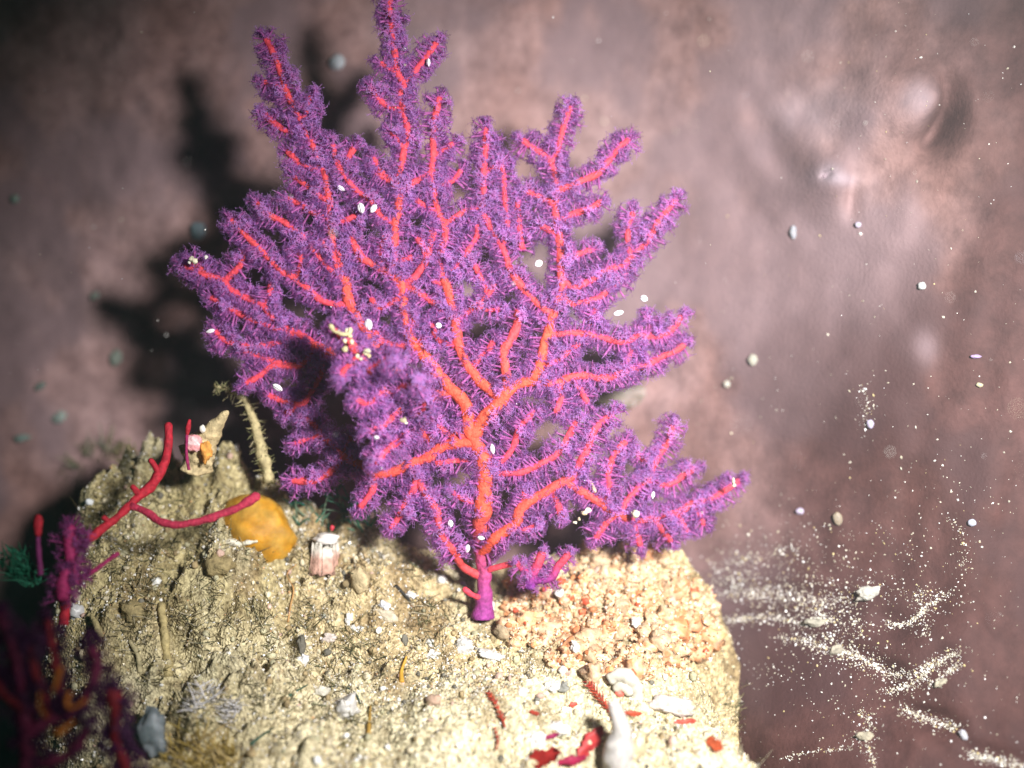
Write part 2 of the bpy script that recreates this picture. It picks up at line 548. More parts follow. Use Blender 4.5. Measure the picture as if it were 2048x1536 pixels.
def rock_h(x, y, detail=True):
    x = np.asarray(x, float); y = np.asarray(y, float)
    top = sum(np.interp(x + o, _rx, _rz) for o in (-0.3, 0, 0.3)) / 3
    bot = -6.85
    t = (Y0 - y) / 3.8
    tt = np.clip(t, 0, None)
    h = np.where(tt <= 1, top + (bot - top) * tt * (1 + 0.22 * (1 - tt)), bot - (tt - 1) * 3.0)
    back = np.clip(y - Y0, 0, None)
    h = h - 1.6 * back
    xl = -9.15 + 0.8 * np.clip(-y, 0, 6)
    xr = np.interp(y, [-8, -2.7, -2.0, -1.1, 0, 1.5], [9.5, 5.05, 4.05, 3.10, 3.55, 3.90]) + (0.38 * fbm(y * 1.4, x * 0.3, 7.7, 81, 3) if detail else 0)
    h = h - 5.0 * softplus(xl - x, 4) - 2.0 * softplus(x - xr, 3.5)
    # smooth sandy dome in the foreground, hollow left of the stalk
    h = h + 0.35 * np.exp(-((x + 1.2) / 2.3) ** 2 - ((y + 2.0) / 0.9) ** 2)
    h = h - 0.30 * np.exp(-((x + 3.2) / 1.4) ** 2 - ((y + 0.6) / 0.8) ** 2)
    h = h - 0.45 * np.exp(-((x + 6.6) / 0.7) ** 2 - ((y + 1.8) / 0.6) ** 2)
    if detail:
        dome = np.exp(-((x + 1.0) / 2.2) ** 2 - ((y + 1.8) / 0.85) ** 2)
        k = (1 - 0.6 * dome) * (1 + 0.7 * sstep(-1.0, -5.0, x))
        b1 = np.abs(fbm(x * 1.7 + 0.4 * noise3(x, y, 3.3, 5), y * 2.2, 5.2, 43, 3)); b2 = np.abs(fbm(x * 4.6, y * 5.6, 1.2, 45, 2))
        h = h + k * (0.30 * fbm(x * 0.9, y * 1.2, 0.7, 41, 3) + 0.30 * (b1 - 0.35) + 0.13 * (b2 - 0.3) + 0.05 * fbm(x * 11, y * 11, 2.2, 47, 2))
    return h


YS_R = np.linspace(-5, 4, 150)
def on_rock(px, py):
    return hit(px, py, lambda x, y, z: z <= rock_grid(x, y), YS_R)


def rock_colour(x, y, z):
    """sand and rock colours by place: olive brown mound at left, cream sand in front"""
    pale = np.array([0.72, 0.69, 0.57]); tan = np.array([0.64, 0.55, 0.39]); olive = np.array([0.43, 0.39, 0.245]); brown = np.array([0.27, 0.19, 0.10])
    a = sstep(-6.5, -2.2, x + 0.6 * fbm(x * .8, y * .8, 1.1, 61, 3))
    f = sstep(-0.5, -1.5, y + 0.5 * fbm(x * .9, y * .9, 4.1, 63, 3))
    c = olive * (1 - a)[..., None] + tan * a[..., None]
    c = c * (1 - (f * (0.35 + 0.65 * a)))[..., None] + pale * (f * (0.35 + 0.65 * a))[..., None]
    d = sstep(0.15, 0.7, fbm(x * 1.3, y * 1.3, 8.8, 67, 3)) * (1 - f)
    c = c * (1 - 0.7 * d)[..., None] + brown * (0.7 * d)[..., None]
    g = 0.55 * sstep(0.1, 0.6, fbm(x * 1.1, y * 1.4, 2.8, 69, 3))
    return c * (1 - g)[..., None] + np.array([0.50, 0.49, 0.40]) * g[..., None]


rx = np.arange(-13, 8.0, 0.045); ry = np.concatenate([np.arange(-8, -3.6, 0.12), np.arange(-3.6, 1.8, 0.03), np.arange(1.8, 4.2, 0.1)])
RX, RY = np.meshgrid(rx, ry)
RZ = rock_h(RX, RY)
rock = build_grid('rock', RX, RY, RZ, rock_colour(RX, RY, RZ), rock_mat())
tag(rock, 'sand dusted tan rock that carries the purple sea fan', kind='structure')


def rock_grid(x, y):
    """height of the rock read from its own grid"""
    x = np.clip(x, rx[0], rx[-2]); y = np.clip(y, ry[0], ry[-2])
    i = np.clip(np.searchsorted(rx, x, 'right') - 1, 0, len(rx) - 2); j = np.clip(np.searchsorted(ry, y, 'right') - 1, 0, len(ry) - 2)
    u = (x - rx[i]) / (rx[i + 1] - rx[i]); v = (y - ry[j]) / (ry[j + 1] - ry[j])
    return (RZ[j, i] * (1 - u) + RZ[j, i + 1] * u) * (1 - v) + (RZ[j + 1, i] * (1 - u) + RZ[j + 1, i + 1] * u) * v


def rock_normal(x, y):
    e = 0.06
    gx = (rock_grid(x + e, y) - rock_grid(x - e, y)) / (2 * e); gy = (rock_grid(x, y + e) - rock_grid(x, y - e)) / (2 * e)
    n = np.stack([-gx, -gy, np.ones_like(gx)], -1)
    return n / np.linalg.norm(n, axis=-1)[..., None]


OCT = np.array([(1, 0, 0), (-1, 0, 0), (0, 1, 0), (0, -1, 0), (0, 0, 1), (0, 0, -1)], float)
OCF = np.array([(0, 2, 4), (2, 1, 4), (1, 3, 4), (3, 0, 4), (2, 0, 5), (1, 2, 5), (3, 1, 5), (0, 3, 5)])


def rand_rot(n):
    q = R.normal(size=(n, 4)); q /= np.linalg.norm(q, axis=1)[:, None]
    w, x, y, z = q.T
    return np.stack([np.stack([1 - 2 * (y * y + z * z), 2 * (x * y - z * w), 2 * (x * z + y * w)], -1),
                     np.stack([2 * (x * y + z * w), 1 - 2 * (x * x + z * z), 2 * (y * z - x * w)], -1),
                     np.stack([2 * (x * z - y * w), 2 * (y * z + x * w), 1 - 2 * (x * x + y * y)], -1)], 1)


def grains(mb, pos, size, col, stretch=0.5):
    n = len(pos)
    sc = size[:, None] * (1 + stretch * R.uniform(-1, 1, (n, 3)))
    base = OCT[None] * (1 + 0.3 * R.uniform(-1, 1, (n, 6, 1))) * sc[:, None, :]
    v = np.einsum('nij,nkj->nki', rand_rot(n), base) + pos[:, None, :]
    f = (OCF[None] + (np.arange(n) * 6)[:, None, None]).reshape(-1, 3)
    mb.add(v.reshape(-1, 3), [f], np.repeat(col, 6, 0))


def pick(cols, w, n, var=0.15):
    c = np.array(cols, float)[R.choice(len(cols), n, p=np.array(w) / np.sum(w))]
    return np.clip(c * (1 + var * R.uniform(-1.5, 1.5, (n, 1))), 0, 0.95)


SAND = [(0.66, 0.60, 0.46), (0.80, 0.77, 0.70), (0.46, 0.37, 0.23), (0.86, 0.85, 0.83), (0.13, 0.11, 0.08), (0.60, 0.36, 0.18), (0.36, 0.37, 0.30), (0.65, 0.52, 0.25)]
n = 50000
gx = R.uniform(-10.5, 5.2, n); gy = R.uniform(-3.9, 1.6, n)
keep = (R.uniform(0, 1, n) < 0.35 + 0.65 * sstep(-0.4, 0.4, fbm(gx * 0.9, gy * 0.9, 3.0, 71, 3)))
keep &= (gx > -10 + 0.5 * np.clip(-gy, 0, 5))
gx = gx[keep]; gy = gy[keep]; n = len(gx)
gp = np.stack([gx, gy, rock_grid(gx, gy)], -1)
size = 0.008 + 0.020 * R.uniform(0, 1, n) ** 3 + 0.008 * R.uniform(0, 1, n)
mb = MB(); grains(mb, gp + rock_normal(gx, gy) * size[:, None] * 0.4, size, pick(SAND, [5, 4, 3.5, 2.2, 1.6, .6, 1.4, 2], n))
o = link('sand_grains', mb.mesh('sand_grains', M_grain, smooth=False))
tag(o, 'loose sand grains and shell grit strewn over the tan rock', 'sand', kind='stuff')

# larger grit, also uncountable
n = 900
gx = R.uniform(-9.5, 4.6, n); gy = R.uniform(-3.6, 1.3, n)
keep = gx > -9.3 + 0.5 * np.clip(-gy, 0, 5)
gx = gx[keep]; gy = gy[keep]; n = len(gx)
size = 0.03 + 0.06 * R.uniform(0, 1, n) ** 2
gp = np.stack([gx, gy, rock_grid(gx, gy)], -1) + rock_normal(gx, gy) * 0.02
mb = MB()
cc = pick([(0.80, 0.79, 0.75), (0.66, 0.58, 0.40), (0.33, 0.25, 0.13), (0.60, 0.42, 0.34), (0.16, 0.15, 0.12), (0.50, 0.47, 0.30)], [1.0, 3, 2.5, .6, 1.0, 2.5], n)
for i in range(n):
    blob(mb, gp[i], size[i] * R.uniform(0.6, 1.3, 3), 0.35, 1.6, int(i), cc[i], 7, 4)
o = link('shell_grit', mb.mesh('shell_grit', M_crust))
tag(o, 'coarse pale grit and shell crumbs bedded on the rock', 'grit', kind='stuff')


def bristles(name, px_list, label, cat, count, length, rad, cols, parent=None, spread=0.6, up=0.7, y=None):
    """short curved hairs standing on the rock at given pixels (clusters)"""
    mb = MB()
    for (px, py, pr, k) in px_list:
        for i in range(int(count * k)):
            a = R.uniform(0, 2 * np.pi); q = math.sqrt(R.uniform()) * pr
            b = on_rock(px + q * math.cos(a), py + q * math.sin(a)) if y is None else P(px + q * math.cos(a), py + q * math.sin(a), y)
            d = np.array([R.normal() * spread, R.normal() * spread - 0.25, up]); d /= np.linalg.norm(d)
            L = length * R.uniform(0.5, 1.3)
            bend = R.normal(size=3) * 0.25 * L
            c = np.array([b - d * 0.02, b + d * L * 0.35 + bend * 0.2, b + d * L * 0.7 + bend * 0.6, b + d * L + bend])
            tube(mb, c, np.array([1, 0.9, 0.7, 0.35]) * rad * R.uniform(0.7, 1.3), 4, pick(cols, [1] * len(cols), 1)[0])
    return mb


# fine turf over the mound
turf = []
for i in range(150):
    turf.append((R.uniform(130, 900), R.uniform(900, 1500), 30, 1))
for i in range(26):
    turf.append((1470 + 5.0 * i * 0.7 + R.normal() * 14, 1400 + 5.5 * i, 26, 0.8))
turf = [t for t in turf if t[0] > 1300 or t[1] > 1060 + 0.0 * t[0] or t[0] < 560]
turf = [t for t in turf if t[0] > 130 + 0.25 * max(0, t[1] - 1100)]
mb = bristles('t', turf, '', '', 22, 0.24, 0.009, [(0.26, 0.23, 0.10), (0.42, 0.36, 0.2), (0.10, 0.12, 0.06), (0.55, 0.50, 0.36), (0.14, 0.11, 0.05)], spread=0.9, up=0.6)
o = link('algal_turf', mb.mesh('algal_turf', M_alga))
tag(o, 'fine olive turf of short hairs on the left mound of rock', 'turf', kind='stuff')

# ------------------------------------------------------------------ sediment on the lower right of the wall
def wall_grit(lines, dens, lo, hi, seed):
    pts = []
    for (pl, wdt, k) in lines:
        c = resample(np.array([(a, b, 0) for a, b in pl], float), 6)
        m_ = int(len(c) * dens * k)
        j = R.integers(0, len(c), m_)
        pts.append(c[j, :2] + R.normal(size=(m_, 2)) * np.array([wdt, wdt * 0.7]) * (0.85 if wdt < 20 else 1.0) * R.uniform(0.2, 2.0, (m_, 1)))
    return np.vstack(pts)


px = wall_grit(LINES, 8.0, 0, 0, 3)
# scattered grains over the whole right part and a few elsewhere
ex = np.stack([R.uniform(1420, 2060, 420), 1536 - np.abs(R.normal(size=420)) * 420], -1)
ex2 = np.stack([R.uniform(1650, 2060, 130), R.uniform(20, 1000, 130)], -1)
ex3 = np.stack([R.uniform(0, 1700, 90), R.uniform(0, 900, 90)], -1)
px = np.vstack([px, ex, ex2, ex3])


wp = wall_points(px)
n = len(wp)
size = 0.006 + 0.020 * R.uniform(0, 1, n) ** 4 + 0.005 * R.uniform(0, 1, n)
mb = MB()
grains(mb, wp - np.array([0, 0.008, 0]), size, pick([(0.60, 0.57, 0.47), (0.76, 0.75, 0.70), (0.46, 0.42, 0.32), (0.85, 0.85, 0.85), (0.6, 0.5, 0.25)], [4, 3, 2, 1.2, 1], n))
o = link('sediment', mb.mesh('sediment', M_grain, smooth=False))
tag(o, 'pale sediment grains lying in streaks on the dark sponge at lower right', 'sediment', kind='stuff')
# ------------------------------------------------------------------ the purple sea fan
def fan_y(px, py):
    """the fan is a gently warped sheet"""
    px = np.asarray(px, float); py = np.asarray(py, float)
    return 0.30 * np.sin(px / 150.0 + 0.6) * np.sin(py / 190.0 + 0.4) + 0.28 * np.sin(px / 310.0 + 2.2) + 0.35 * sstep(1150, 1450, px) - 0.1


# traced from root to tip: (root radius, tip radius in pixels, density of polyps, [(px, py[, depth])])
TRUNK = [(966, 1236, 0.0), (968, 1180, 0.0), (969, 1130, 0.0), (960, 1085, 0.0), (966, 1020), (971, 961), (968, 917), (952, 888), (938, 860)]
BR = [
 # right-hand leader and its fork
 (17, 13, .8, [(945, 872), (969, 836), (992, 812), (1012, 785)]),
 (12, 7, .9, [(1012, 788), (1016, 765), (1010, 735), (1008, 700), (1022, 680), (1033, 650), (1035, 625)]),
 (12, 10, .8, [(1008, 790), (1040, 766), (1070, 761)]),
 (12, 10, .9, [(1066, 762), (1079, 734), (1089, 689), (1099, 655), (1105, 632)]),
 (9, 6, 1., [(1104, 634), (1072, 604), (1045, 576), (1021, 542), (1011, 511), (997, 481), (978, 450), (964, 420), (967, 393), (967, 342), (971, 297), (971, 258)]),
 (10, 7, 1., [(1104, 632), (1118, 596), (1125, 575), (1120, 546), (1120, 494), (1114, 454), (1111, 410), (1117, 375)]),
 (8, 6, 1.1, [(1117, 378), (1107, 340), (1096, 314), (1068, 298), (1047, 283)]),
 (8, 6, 1.1, [(1103, 330), (1115, 295), (1125, 260), (1131, 236), (1140, 217)]),
 (8, 6, 1.1, [(1117, 380), (1140, 373), (1162, 362), (1193, 349), (1217, 321), (1237, 297), (1255, 281)]),
 (8, 6, 1.1, [(1121, 552), (1144, 574), (1178, 563), (1212, 542), (1240, 532), (1267, 511), (1294, 481), (1319, 441), (1349, 402)]),
 (7, 6, 1., [(1125, 585), (1140, 606), (1164, 604), (1195, 597), (1215, 580)]),
 (7, 6, 1., [(1120, 515), (1140, 514), (1158, 508), (1184, 499)]),
 (7, 6, 1.1, [(1114, 445), (1145, 429), (1172, 420), (1199, 406)]),
 (7, 6, 1., [(1112, 420), (1098, 402), (1084, 396), (1046, 379)]),
 (7, 6, 1., [(1116, 470), (1100, 462), (1082, 452)]),
 (7, 6, 1., [(1045, 500), (1040, 465), (1036, 430), (1036, 405)]),
 (7, 6, 1.1, [(1262, 515), (1256, 480), (1257, 455), (1264, 428)]),
 (7, 5, 1.1, [(1005, 495), (1014, 450), (1010, 400), (1008, 360), (1003, 322)]),
 (7, 5, 1., [(968, 350), (985, 336), (1003, 330)]),
 (10, 6, 1., [(1066, 763), (1113, 768), (1140, 755), (1168, 751), (1205, 757), (1243, 747), (1265, 737), (1291, 730), (1325, 713), (1350, 701), (1366, 690)]),
 (8, 6, 1.1, [(1094, 668), (1120, 668), (1151, 666), (1195, 672), (1246, 684), (1277, 674), (1322, 672), (1346, 655), (1362, 634)]),
 (6, 5, 1., [(1250, 746), (1256, 720), (1262, 700)]),
 (6, 5, 1., [(1300, 672), (1298, 655), (1293, 638)]),
 (7, 6, 1., [(1084, 738), (1113, 720), (1137, 702), (1155, 688)]),
 (7, 6, 1., [(1118, 768), (1122, 795), (1113, 822)]),
 (7, 6, 1., [(1140, 757), (1160, 778), (1172, 802)]),
 (6, 5, 1., [(1190, 672), (1180, 640), (1190, 620)]),
 (6, 5, 1., [(1260, 512), (1250, 545), (1228, 570)]),
 # second leader, running up the middle
 (12, 9, .8, [(1004, 795), (975, 778), (950, 752), (935, 732), (922, 706), (914, 672), (910, 640), (902, 607), (896, 580), (885, 556)]),
 (9, 6, .9, [(886, 560), (882, 510), (890, 475), (888, 447), (878, 428), (870, 397), (865, 369), (863, 340), (867, 309), (866, 280), (871, 229), (878, 199)]),
 (7, 6, 1., [(864, 345), (838, 358), (817, 372), (806, 384)]),
 (6, 5, 1., [(876, 424), (850, 413), (833, 401)]),
 (7, 5, .9, [(889, 450), (905, 438), (931, 422), (958, 420)]),
 (6, 5, 1., [(867, 378), (885, 368), (906, 361), (920, 343)]),
 (6, 5, 1., [(867, 312), (885, 302), (905, 288)]),
 (7, 6, .9, [(916, 692), (898, 688), (878, 680), (862, 650)]),
 (6, 5, .9, [(908, 642), (893, 634), (879, 620)]),
 (6, 5, .9, [(893, 575), (880, 566), (866, 562)]),
 (8, 6, .9, [(910, 640), (928, 628), (946, 617), (962, 606), (976, 588), (992, 566)]),
 (6, 5, .9, [(975, 590), (970, 572), (961, 555), (950, 532)]),
 (6, 5, .9, [(952, 614), (975, 619), (997, 619)]),
 (7, 5, .8, [(886, 553), (908, 540), (926, 517), (940, 494), (954, 472), (953, 449)]),
 (8, 6, .9, [(942, 740), (955, 720), (976, 702), (984, 686)]),
 # third leader, upper left of the fork
 (15, 11, .8, [(940, 865), (930, 810), (902, 778), (878, 751), (852, 715), (832, 690), (818, 672)]),
 (11, 10, .8, [(820, 676), (812, 640), (807, 610), (805, 575), (798, 552)]),
 (10, 7, .7, [(803, 572), (780, 549), (745, 529), (722, 514), (708, 490), (703, 475)]),
 (8, 7, .7, [(805, 572), (827, 557), (848, 529), (860, 494), (866, 462)]),
 (6, 6, .8, [(852, 520), (846, 496), (836, 478)]),
 (9, 8, .8, [(792, 556), (788, 533), (788, 504), (790, 475), (790, 445), (796, 426), (800, 397), (804, 375)]),
 (8, 6, 1., [(804, 378), (798, 355), (804, 328), (806, 309), (813, 286), (815, 260), (807, 223), (801, 190), (808, 170), (796, 147), (789, 103), (785, 73), (780, 29), (778, -6)]),
 (7, 6, 1., [(806, 172), (818, 160), (836, 135), (857, 108), (871, 88)]),
 (7, 6, 1., [(807, 225), (790, 217), (769, 209), (755, 195), (741, 177)]),
 (6, 5, 1., [(797, 148), (782, 138), (764, 128)]),
 (7, 6, 1., [(800, 382), (783, 365), (760, 338), (747, 318)]),
 (6, 6, 1., [(783, 368), (768, 356), (751, 346)]),
 (6, 5, 1., [(808, 300), (798, 280), (783, 265)]),
 (7, 6, .9, [(792, 448), (777, 442), (761, 430), (741, 401), (724, 389), (704, 371), (680, 338), (672, 315), (665, 292)]),
 (6, 6, .9, [(684, 342), (692, 322), (706, 299)]),
 (7, 6, .8, [(768, 540), (764, 515), (763, 495), (769, 474)]),
 (6, 6, .9, [(796, 535), (805, 522), (820, 515)]),
 (9, 7, .8, [(806, 572), (831, 580), (851, 594), (868, 606), (882, 613)]),
 (9, 7, .8, [(804, 588), (790, 602), (772, 610), (757, 614), (745, 600)]),
 (7, 6, .8, [(816, 665), (828, 640), (822, 632)]),
 (8, 7, .8, [(826, 688), (808, 691), (785, 691), (765, 685), (752, 668)]),
 (7, 6, .9, [(850, 712), (840, 690), (848, 676)]),
 # the left-hand fork behind the near clump
 (12, 9, .8, [(905, 786), (868, 790), (820, 765), (778, 728), (755, 700), (735, 664), (718, 644), (707, 622), (696, 598), (690, 557)]),
 (8, 7, .9, [(691, 560), (678, 540), (667, 508), (652, 492), (640, 483)]),
 (8, 7, 1., [(688, 548), (676, 505), (664, 470), (661, 432), (658, 400), (654, 370), (648, 342)]),
 (8, 6, 1.1, [(649, 345), (637, 322), (622, 283), (608, 258), (593, 223), (575, 188), (561, 147), (549, 111), (533, 80)]),
 (6, 6, 1.1, [(606, 262), (581, 264), (555, 252), (530, 230)]),
 (6, 5, 1.1, [(568, 178), (550, 172), (530, 165)]),
 (6, 5, 1.1, [(603, 245), (615, 222), (622, 195)]),
 (7, 6, 1., [(662, 445), (690, 442), (713, 431)]),
 (7, 6, 1., [(640, 340), (613, 334), (592, 320), (577, 305)]),
 (7, 6, 1., [(656, 404), (623, 381), (604, 365), (591, 355)]),
 (7, 6, 1., [(660, 440), (645, 433), (619, 422), (600, 408), (577, 399)]),
 (7, 6, 1., [(690, 560), (662, 540), (635, 510), (607, 476), (590, 462), (565, 442), (535, 428), (516, 408)]),
 (8, 6, .95, [(702, 610), (672, 609), (643, 600), (623, 584), (600, 566), (584, 553), (566, 545), (547, 527), (527, 506), (506, 485), (484, 463), (465, 443)]),
 (6, 6, 1., [(592, 558), (600, 535), (602, 514), (591, 488)]),
 (10, 8, .8, [(870, 800), (820, 790), (760, 765), (700, 725), (655, 700), (628, 690)]),
 (8, 6, 1., [(632, 692), (605, 672), (584, 662), (562, 650), (545, 635), (527, 611), (508, 603), (492, 596), (473, 586), (457, 574), (445, 560), (420, 553), (391, 541), (366, 531)]),
 (7, 6, .9, [(448, 563), (465, 547), (481, 529), (487, 510)]),
 (6, 5, 1.1, [(415, 550), (400, 534), (385, 524)]),
 (7, 6, 1., [(584, 664), (550, 656), (510, 642), (473, 624), (449, 611), (424, 595)]),
 (6, 6, 1., [(527, 612), (538, 592), (542, 568)]),
 (7, 6, 1., [(592, 666), (574, 678), (551, 687), (527, 691), (508, 695), (477, 689), (453, 682), (432, 664)]),
 (7, 6, 1., [(600, 732), (560, 725), (531, 718), (512, 711), (490, 704)]),
 (8, 6, 1., [(630, 690), (622, 708), (605, 728), (575, 733), (547, 732), (531, 742), (516, 754), (494, 765)]),
 (7, 6, 1., [(650, 700), (645, 735), (633, 768), (618, 791), (604, 808), (580, 805), (559, 799), (539, 792)]),
 (6, 6, 1., [(604, 806), (590, 818), (575, 826)]),
 # lower left
 (13, 9, .8, [(950, 888), (918, 886), (883, 894), (864, 910), (848, 918), (832, 924), (813, 931), (797, 939), (770, 946), (735, 938), (705, 922), (686, 908)]),
 (8, 6, 1., [(690, 912), (680, 924), (668, 937), (653, 949), (629, 962), (605, 962), (588, 961)]),
 (8, 6, 1., [(688, 908), (666, 890), (645, 873), (629, 849), (606, 834)]),
 (6, 6, 1., [(640, 871), (612, 879), (592, 886)]),
 (6, 6, 1., [(686, 906), (692, 892), (702, 876)]),
 (9, 8, .8, [(940, 872), (915, 872), (890, 862), (866, 850), (857, 826), (863, 803)]),
 (8, 6, 1., [(775, 946), (756, 952), (748, 967), (741, 988), (722, 1012)]),
 (8, 6, 1., [(834, 926), (832, 959), (827, 980), (813, 1003), (800, 1030), (784, 1054)]),
 (9, 7, .9, [(962, 1152, 0), (947, 1146, 0), (926, 1134, 0), (910, 1106), (896, 1087), (881, 1067), (876, 1042), (872, 1019), (860, 999), (846, 980), (838, 960)]),
 (6, 6, .9, [(968, 915), (940, 920), (903, 922), (876, 926)]),
 (6, 5, .9, [(964, 1008), (943, 1004), (926, 997), (908, 986)]),
 # lower right
 (8, 6, .9, [(972, 950), (994, 946), (1037, 946), (1062, 936), (1086, 925), (1105, 915), (1125, 895), (1134, 878), (1152, 843)]),
 (7, 6, 1., [(972, 945), (1000, 926), (1014, 911), (1029, 889), (1033, 868), (1045, 846), (1068, 826)]),
 (13, 8, .9, [(962, 1110, 0), (990, 1076), (1012, 1062), (1032, 1044), (1040, 1020), (1060, 1001), (1086, 987), (1111, 971), (1134, 960), (1152, 950)]),
 (8, 6, 1., [(1150, 952), (1160, 925), (1173, 901), (1181, 878), (1189, 860), (1209, 839), (1224, 827)]),
 (7, 6, 1., [(1040, 1024), (1048, 1000), (1050, 984)]),
 (7, 6, 1., [(1104, 976), (1114, 1004), (1122, 1032)]),
 (7, 6, 1., [(1022, 1056), (1050, 1060), (1068, 1052)]),
 (10, 9, 1., [(1128, 962), (1152, 975), (1177, 991), (1201, 1005), (1220, 1020), (1250, 1034)]),
 (9, 6, 1.1, [(1246, 1033), (1276, 1040), (1311, 1036), (1354, 1026), (1380, 1010), (1401, 1004), (1429, 994), (1456, 976), (1476, 963)]),
 (8, 6, 1., [(1208, 1008), (1217, 977), (1216, 950), (1222, 924), (1235, 901), (1249, 885)]),
 (8, 6, 1., [(1238, 1028), (1253, 1002), (1268, 986), (1284, 967), (1302, 955), (1304, 938), (1315, 914), (1327, 897), (1339, 875), (1345, 852)]),
 (6, 5, 1.1, [(1306, 930), (1288, 922), (1273, 905)]),
 (7, 6, 1.1, [(1300, 962), (1327, 969), (1348, 965), (1364, 953), (1386, 938)]),
 (7, 6, 1., [(1258, 1036), (1268, 1050), (1274, 1066), (1279, 1088)]),
 (8, 6, 1., [(1232, 1030), (1212, 1046), (1193, 1074)]),
 (7, 6, 1., [(1306, 1038), (1318, 1050), (1327, 1064), (1340, 1080)]),
 (6, 6, 1.1, [(1352, 1028), (1362, 1042), (1372, 1060)]),
 (6, 6, 1.1, [(1388, 1008), (1398, 1028), (1406, 1046)]),
 (6, 5, 1., [(975, 1140, -0.05), (1000, 1133, -0.15), (1022, 1128, -0.2)]),
 (6, 5, .8, [(962, 1196, -0.1), (945, 1190, -0.25), (930, 1180, -0.3)]),
 # the clump that grows towards the camera
 (11, 8, 1.7, [(868, 885, -0.1), (838, 862, -0.7), (796, 812, -1.2), (750, 752, -1.5), (706, 694, -1.7), (672, 662, -1.8)]),
 (8, 6, 1.7, [(828, 850, -0.76), (798, 880, -1.22), (770, 905, -1.52), (752, 925, -1.67)]),
 (8, 6, 1.7, [(800, 818, -1.10), (770, 850, -1.44), (742, 862, -1.67)]),
 (8, 6, 1.7, [(770, 780, -1.37), (736, 806, -1.67), (716, 800, -1.82)]),
 (8, 6, 1.7, [(780, 790, -1.29), (808, 772, -1.67), (832, 766, -1.90)]),
 (8, 6, 1.7, [(740, 740, -1.52), (768, 722, -1.82), (790, 722, -1.98)]),
 (8, 6, 1.7, [(720, 712, -1.67), (690, 740, -1.90), (684, 752, -1.98)]),
 (8, 6, 1.7, [(815, 835, -0.99), (845, 822, -1.29), (850, 800, -1.52)]),
]

ORANGE = np.array([0.76, 0.10, 0.055]); RED = np.array([0.66, 0.060, 0.095]); STALK = np.array([0.20, 0.030, 0.25])


def to3(pl):
    out = []
    for q in pl:
        y = q[2] if len(q) > 2 else float(fan_y(q[0], q[1]))
        out.append(P(q[0], q[1], y))
    return np.array(out)


def branch_mesh(name, pl, r0, r1, parent, i, stalk=False):
    c = to3(pl)
    rr = np.linspace(r0 * 0.92, r1 + 0.8, len(c)) / 100.0
    if stalk:
        rr = np.array([25, 15, 15, 16, 17, 16, 15.5, 15, 14]) / 100.0
    q = resample(np.column_stack([c, rr]), 0.06)
    c, rr = q[:, :3], q[:, 3]
    thick = sstep(0.06, 0.12, rr)[:, None]
    nz = 0.25 * fbm(c[:, 0] * 1.5, c[:, 1], c[:, 2] * 1.5, 90, 2)[:, None]
    m_ = np.clip(thick + nz, 0, 1)
    col = ORANGE * m_ + RED * (1 - m_)
    if stalk:
        low = (sstep(-2.3, -4.1, c[:, 2]) * (0.85 + 0.3 * noise3(c[:, 0] * 3, 1.0, c[:, 2] * 4, 3)))[:, None]
        col = col * (1 - low) + STALK * low
    mb = MB()
    tube(mb, c, rr * (1 + 0.10 * noise3(c[:, 0] * 5, c[:, 1] * 5, c[:, 2] * 5, i)), 10 if not stalk else 14, col, 0.22, i)
    part(name, mb, M_branch, parent)
    return c, rr


base = to3(TRUNK[:1])[0]
fan = thing('sea_fan', base, 'large purple and red branching sea fan with open feathery polyps standing on the rock', 'sea fan')
trunk_c, trunk_r = branch_mesh('trunk', TRUNK, 20, 16, fan, 0, True)


